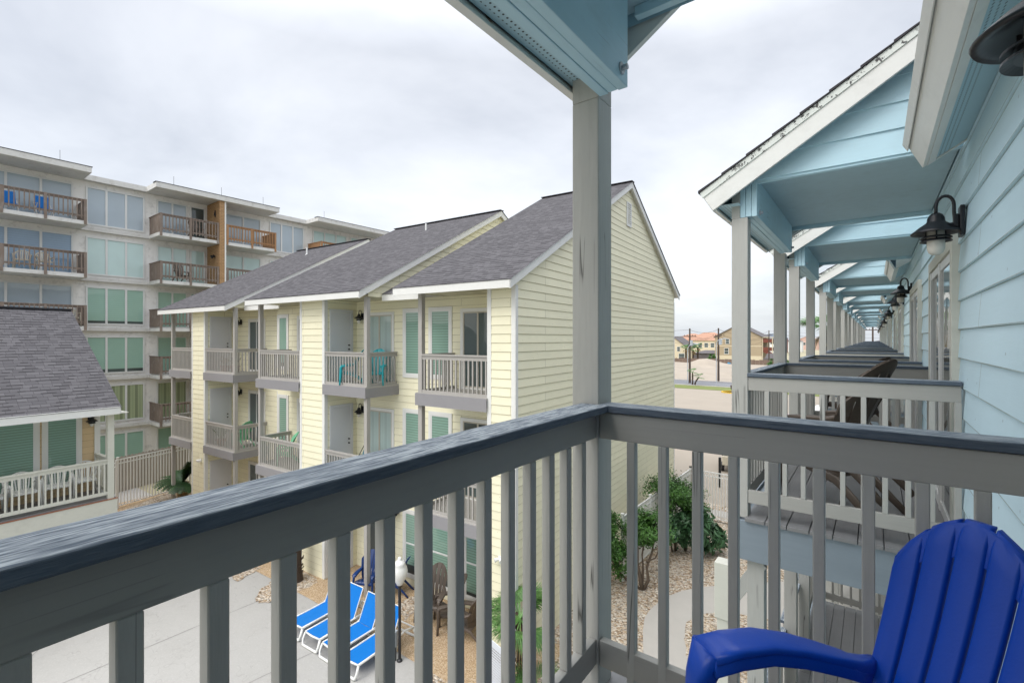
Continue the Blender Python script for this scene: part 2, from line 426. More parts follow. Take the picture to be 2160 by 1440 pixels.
M['gravel_far'] = gravel_mat('river_gravel_far', 12)
M['lot'] = plain('parking_concrete', (.335,.29,.235), .8, .12, .35, .1, 3)
M['sand'] = plain('sand_lot_surface', (.37,.32,.26), .95, .3, .22, .4, 1.4)
M['road'] = plain('asphalt_road', (.17,.175,.19), .85, .12, .4)
M['grass'] = plain('grass_blades', (.16,.19,.05), .95, .35, .9)
M['ground'] = plain('coastal_ground', (.36,.33,.22), .95, .3, .03)
M['path'] = plain('curved_path_concrete', (.45,.43,.40), .75, .08, 2.5, .12, 50)
M['joint'] = plain('concrete_joint', (.20,.19,.18), .9)
# ================================================================== blue apartment building we stand on
def perf_mat():
    t = NT('perforated_soffit'); tc = t.t.nodes.new('ShaderNodeTexCoord')
    v = t.t.nodes.new('ShaderNodeTexVoronoi'); v.voronoi_dimensions = '2D'; v.inputs['Randomness'].default_value = 0
    v.inputs['Scale'].default_value = 44; t.l(tc.outputs['UV'], v.inputs['Vector'])
    k = t.ramp(v.outputs['Distance'], [(.17, 1.0), (.22, 0.0)])
    sx = t.t.nodes.new('ShaderNodeSeparateXYZ'); t.l(tc.outputs['UV'], sx.inputs[0])
    band = t.ramp(sx.outputs['Y'], [(.045, 0.0), (.046, 1.0), (.125, 1.0), (.126, 0.0)])
    k2 = t.mix(k, band, 1.0, 'MULTIPLY')
    col = t.mix((.42,.60,.68), (.04,.06,.07), k2)
    return t.out(col, .6, t.bump(k2, -.5, .002))
M['perf'] = perf_mat()
TX = lambda x: 1.175+.61*(x+1.106)      # top of the porch roof
TM = lambda x: 1.25+.61*(x-.165)        # top of the lower roof in the gaps
WX = .456                               # wall plane
BL = 2.10                               # length of a balcony
DZ2 = 2.93                              # storey height
blue = empty('beach_apartment_building', (3, 28, 0), 0,
    'long pale blue sided building with gabled porches, grey posts and railings, which we stand on', 'building')
blue.location = (0,0,0)
XW = 1.5
Y0, Y1 = -11.2, 66.0

# wall
s = MB(CZ)
s.siding([(Y0,-6.75),(Y1,-6.75),(Y1,1.23),(Y0,1.23)], (WX,0,0), (0,1,0), (-1,0,0), .1885, .060, .015)
s.build('wall', M['blue'], blue)
s = MB(CZ); s.box(WX+.002, 9, Y0, Y1, -6.75, 1.2); s.build('wall_core', M['blue'], blue)
# main roof above, with the low wall between
s = MB(CZ)
for yy in (Y0-.2,):
    s.prism([(XW, Y0-.2, TX(XW)-.04),(5.0, Y0-.2, TX(5.0)-.04),(8.6, Y0-.2, TX(1.4)),(8.6, Y0-.2, TX(1.4)+.04),(5.0, Y0-.2, TX(5.0)),(XW, Y0-.2, TX(XW))], (0, Y1-Y0+.4, 0))
s.build('main_roof', M['roofdark'], blue)
s = MB(CZ); s.siding([(Y0,1.9),(Y1,1.9),(Y1,TX(XW)-.045),(Y0,TX(XW)-.045)], (XW,0,0), (0,1,0), (-1,0,0), .1885, .06)
s.build('upper_wall', M['blue'], blue)

def porch_parts(xp, xh0, xh1, cap, fo=.10, up=0.0):
    """meshes of one porch in local y 0..BL; returns list of objects parented to blue; sub-parts below them"""
    L = BL; res = []
    # roof slab + shingles
    s = MB(CZ); xe = 1.497
    s.prism([(-1.106,-.13,TX(-1.106)-.035),(xe,-.13,TX(xe)-.035),(xe,-.13,TX(xe)-.008),(-1.106,-.13,TX(-1.106)-.008)], (0,L+.16+fo,0))
    roof = s.build('porch_roof', M['blue_x'], blue)
    s = MB(CZ); n = 15; dl = (xe+1.125)/n
    for i in range(n):                               # stepped shingle courses
        a = -1.125+i*dl; b = a+dl
        s.prism([(a,-.145,TX(a)-.006),(b,-.145,TX(b)-.006),(b,-.145,TX(b)+.001),(a,-.145,TX(a)+.014)], (0,L+.19+fo,0))
    s.build('shingles', M['roofdark'], roof)
    nx, nz = .521*.158, -.853*.158
    for y in (-.125, L+fo):
        s = MB(CZ)
        s.prism([(-1.100,y,TX(-1.1)-.036),(xe,y,TX(xe)-.036),(xe,y,TX(xe)-.18),(-1.1+nx,y,TX(-1.1)-.036+nz)], (0,.025,0))
        s.build('rake_board', M['white_trim'], roof, bevel=.002)
        s = MB(CZ); yy = y-.009 if y < 0 else y+.025
        s.prism([(-1.115,yy,TX(-1.115)-.009),(xe,yy,TX(xe)-.009),(xe,yy,TX(xe)-.058),(-1.115+.02,yy,TX(-1.115)-.052)], (0,.009,0))
        s.build('drip_edge', M['peel'], roof)
    s = MB(CZ)
    a = (-1.104, TX(-1.104)-.037); b = (a[0]+nx*.98, a[1]+nz*.98)
    s.prism([(a[0],-.0995,a[1]),(b[0],-.0995,b[1]),(b[0]+.03,-.0995,b[1]+.004),(a[0]+.04,-.0995,a[1]+.02)], (0,L+.0985+fo,0))
    s.build('eave_fascia', M['white_trim'], roof, bevel=.002)
    s = MB(CZ)
    sl = lambda x: 1.045
    s.poly([(-1.0,-.098,sl(-1.0)),(-1.0,L+fo-.002,sl(-1.0)),(xh0+.01,L+fo-.002,sl(xh0+.01)),(xh0+.01,-.098,sl(xh0+.01))],
           [(0,0.02),(L+.2,0.02),(L+.2,.18),(0,.18)])
    s.build('soffit', M['perf'], roof)
    # gable siding at both ends, rake soffits
    s = MB(CZ)
    g = [(xh0,1.205+up),(xe,1.205+up),(xe,TX(xe)-.04),(xh0,TX(xh0)-.04)]
    s.siding(g, (0,0.012,0), (1,0,0), (0,-1,0), .175, 1.225)
    s.build('gable_siding', M['blue_x'], roof); s = MB(CZ)
    s.siding([(-p[0],p[1]) for p in g][::-1], (0,L-.012,0), (-1,0,0), (0,1,0), .175, 1.225)
    s.build('gable_siding', M['blue_x'], roof)
    # ceiling and its end beams
    s = MB(CZ); s.box(xh0+.02, WX-.016, .016, L-.016, 1.245+up, 1.26+up)
    res.append(s.build('ceiling', M['ceil'], blue))
    for q in ((.014, .044, 1.200+up), (L-.05, L-.016, 1.205+up)):
        s = MB(CZ); s.box(xh1+.001, WX-.017, q[0], q[1], q[2], 1.2445+up)
        s.build('ceiling_beam', M['blue_x'], res[-1], bevel=.002)
    # header beam of three plies
    s = MB(CZ); w = (xh1-xh0-.004)/3
    for i in range(3): s.box(xh0+i*(w+.002), xh0+i*(w+.002)+w, .004+.002*i, L-.11-.003*(i == 1), .95+.002*(i == 1), 1.2445+up)
    h = s.build('header_beam', M['blue_y'], blue, bevel=.003); res.append(h)
    for yy in (L-.17, .12):
        s = MB(CZ); zz = .995
        s.tube([(xh1, yy, zz), (xh1+.006, yy, zz)], .022, 14); s.tube([(xh1+.0059, yy, zz), (xh1+.026, yy, zz)], .0115, 6)
        s.build('bolt', M['grey_metal'], h, bevel=.0015)
    # posts, notched round the header
    for a, b in ((0.0,.118), (L-.12, L-.002)):
        s = MB(CZ)
        s.box(xp, xp+.117, a, b, -1.40, .948)
        s.box(xp, xh0-.001 if xh0-.001 > xp+.03 else xp+.03, a, b, .948, 1.16)
        res.append(s.build('post', M['post'], blue, bevel=.004))
    res.insert(0, roof)
    return res

def railing_parts(xp, cap, split, drop=0.0, xcap=None, cw=.089, fb=None):
    """front (y=0), far (y=L) and side railing of one balcony"""
    L = BL; c0 = xp+.045 if xcap is None else xcap; out = []
    zc = cap; bt = zc-.030; bb = bt-.103
    def run(kind):
        S = MB(CZ); B = MB(CZ); T = MB(CZ); bal = []
        if kind == 'side':
            S.box(c0, c0+cw, .125, L-.125, zc-.027, zc)
            f1 = fb if fb is not None else c0+.062
            B.box(f1-.034, f1, .119, L-.121, bb, bt); T.box(f1-.034, f1, .119, L-.121, -1.28, -1.18)
            y = .1295
            while y < L-.15:
                bal.append((f1-.033, f1, y, y+.033, -1.18, bb)); y += .1155
        else:
            y0 = 0.0 if kind == 'near' else L-.12
            fy = y0-.012
            x0 = xp+.120
            S.box(x0-.006, WX-.018, fy, fy+.105, zc-.027, zc)
            B.box(x0, WX-.022, y0+.002, y0+.035, bb, bt); T.box(x0, WX-.022, y0+.002, y0+.035, -1.28, -1.18)
            x = x0+.115-.0
            while x < WX-.06:
                bal.append((x, x+.031, y0+.001, y0+.034, -1.18 if kind == 'near' else -1.30, bb)); x += .119
            bal.append((WX-.056, WX-.021, y0+.001, y0+.034, -1.385, bb))
        return S, B, T, bal
    for kind in ('near', 'far', 'side'):
        S, B, T, bal = run(kind)
        if split:
            r = B.build('railing', M['post_y' if kind == 'side' else 'post_x'], blue, bevel=.003)
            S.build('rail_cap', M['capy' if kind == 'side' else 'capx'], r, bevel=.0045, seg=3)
            T.build('bottom_rail', M['post_y' if kind == 'side' else 'post_x'], r, bevel=.003)
            for b in bal:
                q = MB(CZ); jx = random.uniform(-.0015,.0015)
                q.box(b[0]+jx, b[1]+jx, b[2], b[3], b[4], b[5])
                q.build('baluster', M['post'], r, bevel=.0025, seg=1)
        else:
            B.v += []
            for b in bal: B.box(*b)
            n0 = len(B.v); B.f += [tuple(i+n0 for i in f) for f in T.f]; B.uv += T.uv; B.v += T.v
            r = B.build('railing', M['post_x'], blue)
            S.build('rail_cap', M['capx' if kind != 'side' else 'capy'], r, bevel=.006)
        out.append(r)
    return out
def deck_parts(xp):
    L = BL; s = MB(CZ); x = xp+.105
    while x < WX-.03:
        s.box(x, min(x+.137, WX-.018), -.045, L+.03, -1.415, -1.385); x += .1425
    d = s.build('deck', M['deckb'], blue, bevel=.003)
    s = MB(CZ); s.box(xp+.03, WX-.018, -.022, .0, -1.72, -1.4155); s.box(xp+.03, WX-.018, L, L+.022, -1.72, -1.4155)
    s.box(xp+.008, xp+.030, -.022, L+.022, -1.72, -1.4155)
    s.box(xp+.031, WX-.02, .001, L-.001, -1.62, -1.45)
    s.build('deck_fascia', M['deck_fascia'], d, bevel=.002)
    return d

# --- our own porch and balcony
YB = 1.70-(BL-.12)
own = porch_parts(-.98, -.862, -.745, -.257, .012, .045)+railing_parts(-.98, -.257, True, xcap=-.935, cw=.120, fb=-.87)+[deck_parts(-.98)]
for o in own: o.location.y = YB
r_ = [o for o in own if o.name.startswith('railing')][2]      # the old side rail is a little out of line with the post
r_.rotation_euler.z = radians(1.4); r_.location = (-.9*(1-cos(radians(1.4)))+1.98*sin(radians(1.4))-.002, YB+1.98*(1-cos(radians(1.4)))+.9*sin(radians(1.4)), 0)
# --- the neighbours: one set of meshes, copied along the building
proto = porch_parts(-.907, -.845, -.727, -.27)
prail = railing_parts(-.907, -.27, True)
prail2 = railing_parts(-.907, -.27, False)
pdeck = deck_parts(-.907)
starts = []
for j in range(-2, 9):
    b = 4.09+7.56*j
    for k in (0, 1):
        y = b+3.19*k
        if abs(y-YB) < .5 or y > 63 or y < -9: continue
        starts.append(y)
first = True
for y in starts:
    near = abs(y-4.09) < .1
    for o in proto: copy_tree(o, blue).location.y = y
    for o in (prail if near else prail2): copy_tree(o, blue).location.y = y
    copy_tree(pdeck, blue).location.y = y
    second = abs((y-4.09)/7.56-round((y-4.09)/7.56)) > .2
    for o in [prail2[1] if second else prail2[0], prail2[2], pdeck]:
        c = copy_tree(o, blue); c.location.y = y; c.location.z = -DZ2
def kill(o):
    for c in list(o.children): kill(c)
    bpy.data.objects.remove(o)
for o in proto+prail+prail2+[pdeck]: kill(o)
# lower posts, braces, deck joining each pair of balconies one floor down
for j in range(0, 8):
    b = 4.09+7.56*j
    for y in (b+.03, b+BL-.15, b+3.19+.03, b+3.19+BL-.15):
        s = MB(CZ); s.box(-.80, -.68, y, y+.12, -6.75, -1.725); s.build('lower_post', M['post'], blue, bevel=.004)
    s = MB(CZ); s.box(-1.02,-.93, b, b+.09, -6.75, -2.25); s.box(-1.035,-.915, b-.015, b+.105, -2.25, -1.80)
    s.build('lower_post', M['creamtrim'], blue, bevel=.006)
    s = MB(CZ); s.bar((-.95,b+.05,-2.15), (-.70,b+.05,-1.74), .09, .035, (0,1,0)); s.build('brace', M['post'], blue, bevel=.003)
    s = MB(CZ); x = -.80
    while x < WX-.03:
        s.box(x, min(x+.137, WX-.018), b+BL+.04, b+3.19-.05, -1.415-DZ2, -1.385-DZ2); x += .1425
    d = s.build('deck', M['deckb'], blue, bevel=.003)
    s = MB(CZ); s.box(-.862,-.773, b+BL+.01, b+3.18, -.304-DZ2, -.27-DZ2); r = None
    q = MB(CZ); q.box(-.83,-.80, b+BL+.001, b+3.189, -.40-DZ2, -.305-DZ2); q.box(-.83,-.80, b+BL+.001, b+3.189, -1.28-DZ2, -1.18-DZ2)
    y = b+BL+.08
    while y < b+3.13: q.box(-.829,-.8,y,y+.03,-1.18-DZ2,-.40-DZ2); y += .1155
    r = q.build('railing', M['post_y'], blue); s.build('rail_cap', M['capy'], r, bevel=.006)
# eaves in the wide gaps
gaps = [(YB-2.4, YB-.14)] if False else []
gaps.append((YB+BL+.14, 4.09-.14))
for j in range(0, 8): gaps.append((4.09+7.56*j+3.19+BL+.14, 4.09+7.56*(j+1)-.14))
for k, (a, b) in enumerate(gaps):
    if b > 65: b = 65
    s = MB(CZ)
    s.prism([(.165,a,TM(.165)-.03),(XW,a,TM(XW)-.03),(XW,a,TM(XW)),(.165,a,TM(.165))], (0,b-a,0))
    e = s.build('eave', M['blue_x'], blue)
    s = MB(CZ); s.prism([(.15,a-.0,TM(.15)+.001),(XW,a,TM(XW)+.001),(XW,a,TM(XW)+.012),(.15,a,TM(.15)+.012)], (0,b-a,0)); s.build('shingles', M['roofdark'], e)
    s = MB(CZ)
    s.prism([(.168,a,1.218),(.240,a,1.070),(.262,a,1.082),(.192,a,1.222)], (0,b-a,0))
    s.prism([(.150,a,1.238),(.172,a,1.195),(.166,a,1.190),(.140,a,1.235)], (0,b-a,0))
    s.build('eave_fascia', M['white_trim'], e, bevel=.0015)
    s = MB(CZ)
    s.poly([(.255,a,1.085),(WX,a,1.205),(WX,b,1.205),(.255,b,1.085)], [(0,0),(0,.22),(b-a,.22),(b-a,0)])
    s.build('soffit', M['perf'], e)
    for y in (a+.001, b-.026):
        s = MB(CZ); s.prism([(.263,y,1.078),(WX-.016,y,1.188),(WX-.016,y,1.30),(.263,y,1.22)], (0,.025,0))
        s.build('soffit_end_trim', M['white_trim'], e)
    s = MB(CZ); s.prism([(.262,a,1.077),(.30,a,1.10),(.30,a,1.112),(.262,a,1.089)], (0,b-a,0)); s.build('soffit_trim', M['white_trim'], e)
# sliding doors on both upper floors
def sliding_door(y0, y1, dz=0):
    s = MB(CZ+dz)
    for a, b, c, d in ((y0, y0+.09, -1.38, .70), (y1-.09, y1, -1.38, .70), (y0+.0901, y1-.0901, .61, .70)):
        s.box(WX-.048, WX, a, b, c, d)
    o = s.build('sliding_door', M['creamtrim'], blue, bevel=.003)
    s = MB(CZ+dz); m = (y0+y1)/2
    for a, b in ((y0+.09, y0+.16), (y1-.16, y1-.09), (m-.04, m+.04)): s.box(WX-.042, WX, a, b, -1.38, .605)
    s.box(WX-.036, WX, y0+.161, y1-.161, .54, .604); s.box(WX-.036, WX, y0+.161, y1-.161, -1.38, -1.30)
    s.build('door_frame', M['vinyl'], o, bevel=.002)
    s = MB(CZ+dz); s.box(WX-.028, WX-.018, y0+.16, m-.04, -1.30, .54); s.box(WX-.022, WX-.017, m+.04, y1-.16, -1.30, .54)
    s.build('pane', M['dkpane'], o)
for y in starts+[YB-.0]:
    j = round((y-4.09)/7.56-.2)
    second = abs((y-4.09)/7.56-round((y-4.09)/7.56)) > .2
    a = y+.23 if not second else y+BL-.23-1.72
    if y == YB: a = YB+.15
    if y > -3:
        sliding_door(a, a+1.72)
        if y > 3: sliding_door(a, a+1.72, -DZ2)

# ------------------------------------------------------------------ wall lamps (caged shade, frosted jar)
def make_wall_lamp(label, group, loc, rz=0.0, scale=1.0):
    r = empty('wall_lamp', loc, rz, label, 'wall lamp', group); r.scale = (scale,)*3
    s = MB(); s.box(-.022,0,-.055,.055,-.10,.085); s.box(-.05,-.0225,-.02,.02,-.05,.04); s.tube([(-.049,0,-.02),(-.075,0,-.02)], .012, 8)
    s.build('back_plate', M['black'], r, bevel=.006)
    s = MB(); pts = [(-.04,0,-.02),(-.045,0,.06)]
    for i in range(11):
        a = pi*i/10; pts.append((-.0875+.0425*cos(a)-.0, 0, .10+.062*sin(a)))
    pts += [(-.13,0,.05)]
    s.tube(pts, .0095, 10); s.build('arm', M['black'], r, smooth=True)
    s = MB(); c = (-.13,0,0)
    s.lathe([(0,.062),(.018,.060),(.034,.048),(.043,.028),(.045,.008),(.052,-.002),(.080,-.022),(.112,-.050),(.127,-.064),(.124,-.070),(.10,-.062),(.06,-.035),(.04,-.02),(.0,-.02)], c, 36)
    s.build('lamp_shade', M['black'], r, smooth=False, bevel=0).data.polygons.foreach_set('use_smooth', [True]*(13*36+2))
    s = MB()
    for z, rr in ((-.088,.080),(-.108,.080)):
        s.lathe([(.045,z+.004),(.06,z+.003),(rr,z-.008),(rr,z-.013),(.06,z-.004),(.045,z-.004)], c, 30)
    for a in range(3):
        t = a*2*pi/3+.5; s.bar((-.13+.055*cos(t),.055*sin(t),-.05), (-.13+.055*cos(t),.055*sin(t),-.11), .008, .008)
    s.build('shade_rings', M['black'], r)
    s = MB(); s.lathe([(.0,-.03),(.045,-.03),(.045,-.13),(.044,-.165),(.036,-.19),(.02,-.203),(0,-.207)], c, 24)
    s.build('lamp_glass', M['lampglass'], r, smooth=True)
    return r
LG = 'caged black wall lamps along the blue wall'
lamp0 = make_wall_lamp('black wall lamp cut off by the top right corner of the photo, nearest to us', LG, (WX-.016, 1.49, CZ+.722), 0, 1.05)
names = ['black gooseneck wall lamp with frosted jar beside the nearest neighbour door',
 'second largest complete black wall lamp in the receding row on the blue wall',
 'third complete black wall lamp in the receding row, just behind the second',
 'fourth complete black wall lamp down the receding blue wall']
ys = []
for j in range(0, 8):
    b = 4.09+7.56*j; ys += [b-.04, b+5.12]
for i, y in enumerate(ys):
    nm = names[i] if i < 4 else 'small distant black wall lamp, number %s in the receding row on the blue wall' % (['five','six','seven','eight','nine','ten','eleven','twelve','thirteen','fourteen','fifteen','sixteen'][i-4])
    copy_tree(lamp0, None, (WX-.016, y, CZ+.735), 0, nm).scale = (1,1,1)
# ================================================================== chairs
def adirondack(mat, label, group, loc, rz, hi=False, scale=1.0, h=.98, hw=.268, cv=.085, sc=(.17,.05,-.035), A=.30, xa=.25, arm=None, wb=.65):
    """moulded plastic adirondack chair, faces local -Y, origin on the floor"""
    r = empty('adirondack_chair', loc, rz, label, 'chair', group); r.scale = (scale,)*3
    # back profile (y, z) from the seat hinge to the top
    def prof(t):
        y = .10+sc[0]*t+sc[1]*t*t+sc[2]*sin(pi*t)
        z = .285+(h-.285)*t
        return y, z
    ns = 5; half0 = wb*hw; half1 = hw
    s = MB(); N = 30 if hi else 14
    def wid(t): return half0+(half1-half0)*min(1, t*1.15)**.8
    def top(fx): return 1.0-A*abs(fx)**2.1       # arch of the slat tops
    def pt(fx, t, off=0.0):
        y, z = prof(t); w = wid(t)
        x = fx*w; y2 = y-cv*fx*fx+off
        return Vector((x, y2, z))
    for i in range(ns):
        gp = .020; a = -1+2*i/ns+gp; b = -1+2*(i+1)/ns-gp
        mid = (a+b)/2; rings = []
        for k in range(N+1):
            f = k/N
            ring = []
            for fx, o in ((a,.022 if hi else .008),(a,.006),(a+.025,.0),(mid,-.003),(b-.025,.0),(b,.006),(b,.022 if hi else .008)):
                tt = top(fx)*(1-.0*o)*(1 if f < 1 else 1)
                ring.append(pt(fx, f*tt, o+(.012*max(0, f-.94)/.06 if hi else 0)))
            rings.append(ring)
        s.loft(rings)
    # rolled band that ties the slats at the top and the bottom
    for t0, t1, off in ((.86,.988,.007), (0.0,.14,.010)):
        rings = []
        M2 = 20
        for k in range(M2+1):
            fx = -1+.02+(2-.04)*k/M2
            tt = top(fx) if t0 > .5 else 1
            ring = [pt(fx, t0*tt, off), pt(fx, t1*tt, off), pt(fx, t1*tt, off+.010), pt(fx, t0*tt, off+.010)]
            rings.append(ring)
        s.loft(rings)
    s.build('backrest', mat, r, smooth=False, bevel=.004 if hi else 0, seg=2)
    if hi:
        for p in r.children[-1].data.polygons: p.use_smooth = True
    # seat
    s = MB(); K = 12
    def sp(f):
        y = -.30+.42*f; z = .372-.10*f**1.1+.012*sin(pi*f)-.05*max(0, (.12-f)/.12)**2
        return y, z
    for i in range(5):
        sw = hw*.87; a = -sw+2*sw*i/5+.005; b = -sw+2*sw*(i+1)/5-.005
        rings = []
        for k in range(K+1):
            y, z = sp(k/K); q = 1-.18*(k/K)
            rings.append([(a*q,y,z),(b*q,y,z),(b*q,y,z-.014),(a*q,y,z-.014)])
        s.loft(rings)
    sw = hw*.87; s.box(-sw,sw,-.315,-.295,.30,.345)
    for f in (.1,.9):
        y, z = sp(f); s.box(-sw+.04*f,sw-.04*f,y-.02,y+.02,z-.032,z-.0145)
    s.build('seat', mat, r, bevel=.003 if hi else 0)
    for sg in (-1, 1):
        s = MB()
        # arm: flat paddle sweeping from the back joint to the front, turning down into the leg
        P = arm or [(.19,.115,.60),(.215,.07,.560),(.235,.01,.545),(.247,-.06,.542),(.252,-.15,.537),(.252,-.235,.527),(.250,-.285,.515)]
        W = [.022,.036,.045,.052,.056,.056,.050]; H = [.026,.020,.015,.0135,.0135,.015,.018]
        if arm: W = [.016,.022,.027,.032,.038,.042,.045,.046,.044]; H = [.026,.022,.018,.015,.013,.012,.012,.013,.015]
        s.tube([(sg*x, y, z) for x, y, z in P], H, 16, W, e=.6)
        # skirt under the arm
        k = len(P)-1; sk = W[-1]*.72
        s.tube([(sg*(x+w_*.8), y, z-.020) for (x, y, z), w_ in zip(P[1:], W[1:])], [.013+.009*i/k for i in range(k)], 10, .006, e=.5)
        s.tube([(sg*(x-w_*.8), y, z-.020) for (x, y, z), w_ in zip(P[1:], W[1:])], [.013+.008*i/k for i in range(k)], 10, .006, e=.5)
        s.build('arm', mat, r, smooth=True)
        s = MB()
        f_ = P[-1]; s.tube([(sg*f_[0],f_[1]+.017,f_[2]+.004),(sg*(f_[0]+.008),f_[1]-.002,f_[2]-.06),(sg*(f_[0]+.012),f_[1]-.006,f_[2]-.14),(sg*(f_[0]+.02),f_[1]-.016,.20),(sg*(f_[0]+.035),f_[1]-.03,0.0)], [.030,.030,.029,.027,.022], 12, [.042,.028,.025,.023,.018], up=(0,1,0), e=.55)
        s.build('leg', mat, r, smooth=True)
        s = MB()
        q = hw/.268; s.tube([(sg*.215*q,-.28,.34),(sg*.215*q,-.10,.30),(sg*.20*q,.10,.235),(sg*.20*q,.22,.13),(sg*.21*q,.36,0.0)], [.035,.033,.033,.030,.022], 10, .012, e=.6)
        s.build('leg', mat, r, smooth=True)
    return r
BLUEG = None
own_chair = adirondack(M['chair_blue'], 'large royal blue plastic adirondack chair in the near right corner of our balcony', None,
                       (-.031, 1.280, CZ-1.385), radians(-90+54), hi=True, h=.945, hw=.161, cv=.004, sc=(.38,-.102,0), A=.217, wb=.816,
    arm=[(.143,.238,.535),(.136,.20,.548),(.128,.155,.568),(.124,.115,.590),(.130,.055,.614),(.140,-.02,.640),(.148,-.11,.662),(.150,-.20,.669),(.148,-.275,.668)])
# brown pair stacked on the neighbour balcony
bz = CZ-1.385
GB = 'brown plastic adirondack chairs'
brown = adirondack(M['chair_brown'], 'brown adirondack chair, lower one of the stack on the nearest neighbour balcony', GB, (-.24, 4.86, bz), radians(-118), h=1.0)
brown.scale = (1.08,)*3
def place(src, loc, rz, label, mat=None):
    c = copy_tree(src, None, loc, rz, label); return c
c = place(brown, (-.20, 4.88, bz+.15), radians(-116), 'brown adirondack chair, upper one of the stack on the nearest neighbour balcony')
c = place(brown, (-.16, 8.5, bz+.06), radians(-118), 'brown adirondack chair whose rounded back shows above the second neighbour railing')
# ground floor brown ones by the right hand unit
zg = 0.01
for (u, v, a, lb) in ((915,1300,20,'brown adirondack chair farthest left of those by the ground floor windows'),
                   (952,1318,-38,'brown adirondack chair in the middle beneath the ground floor window'),
                   (992,1345,-75,'brown adirondack chair nearest to us on the pebble patio, seen side on')):
    p = at(u, v); place(brown, (p.x, p.y, zg), radians(a), lb).scale = (1.15,)*3
navy = adirondack(M['chair_navy'], 'navy blue adirondack chair facing us beside the white post on the ground floor patio', 'navy adirondack chairs on the patio', tuple(at(776,1246)+Vector((0,0,zg))), radians(28))
p = at(840,1250); place(navy, (p.x, p.y, zg), radians(-62), 'navy blue adirondack chair turned sideways behind the white globe lamp post')
# balconies of the cream building (floor levels)
F3 = CZ-1.26; F2 = CZ-4.0
teal = adirondack(M['chair_teal'], 'turquoise adirondack chair left of the post on the top middle balcony', 'turquoise adirondack chairs on the top balcony', tuple(yw(-5.72, .50, F3)), radians(-40+3.9))
q = yw(-5.02, .75, F3); place(teal, tuple(q), radians(35), 'turquoise adirondack chair right of the post on the top middle balcony')
green = adirondack(M['chair_green'], 'mint green adirondack chair on the second floor balcony of the far unit', 'mint green adirondack chairs', tuple(yw(-12.75, 1.2, F2)), radians(-80))
q = yw(-9.2, .75, F2); place(green, tuple(q), radians(-25), 'mint green adirondack chair on the second floor balcony between the far and middle units')

def sling_chair(mat, frame, label, loc, rz):
    r = empty('folding_chair', loc, rz, label, 'chair')
    s = MB(); s.prism([(-.23,.12,.42),(.23,.12,.42),(.21,.27,.98),(-.21,.27,.98)], (0,.012,.0)); s.build('backrest', mat, r)
    s = MB(); s.prism([(-.23,-.28,.44),(.23,-.28,.44),(.23,.12,.42),(-.23,.12,.42)], (0,0,.012)); s.build('seat', mat, r)
    s = MB()
    for g in (-.25,.25):
        s.tube([(g,-.30,0),(g,-.02,.43),(g,.28,1.0)], .011, 8); s.tube([(g,.30,0),(g,-.05,.45),(g,-.27,.62)], .011, 8); s.tube([(g,-.28,.62),(g,.17,.66)], .014, 8)
    s.build('frame', frame, r)
    return r
sling_chair(M['chair_teal2'], M['black'], 'dark teal folding sling chair on the second floor middle balcony', tuple(yw(-5.6,.55,F2+.02)), radians(-25))

def monobloc(mat, label, group, loc, rz):
    r = empty('plastic_chair', loc, rz, label, 'chair', group)
    s = MB(); pts = []
    for i in range(13):
        a = pi*i/12; pts.append((.25*cos(a)*(1 if a < 9 else 1), .20+.07*sin(a), .60+.27*sin(a)**.8 if 0 < i < 12 else .55))
    s.tube(pts, .022, 8, .02)
    for k in range(-3, 4):
        x = k*.058; s.bar((x*.75,.19,.44), (x, .265, .60+.25*sqrt(max(0,1-(x/.25)**2))), .026, .01, (0,1,0))
    s.build('backrest', mat, r)
    s = MB(); s.box(-.22,.22,-.22,.20,.425,.445); s.box(-.22,.22,-.235,-.2205,.39,.44); s.build('seat', mat, r, bevel=.01)
    for g in (-1,1):
        s = MB(); s.tube([(g*.25,.20,.60),(g*.28,.0,.655),(g*.28,-.18,.66),(g*.275,-.24,.62)], .014, 8, .028); s.build('arm', mat, r, smooth=True)
        s = MB(); s.tube([(g*.275,-.235,.63),(g*.25,-.25,.42),(g*.27,-.29,0)], .024, 8); s.build('leg', mat, r, smooth=True)
        s = MB(); s.tube([(g*.24,.19,.56),(g*.22,.20,.42),(g*.25,.29,0)], .024, 8); s.build('leg', mat, r, smooth=True)
    return r

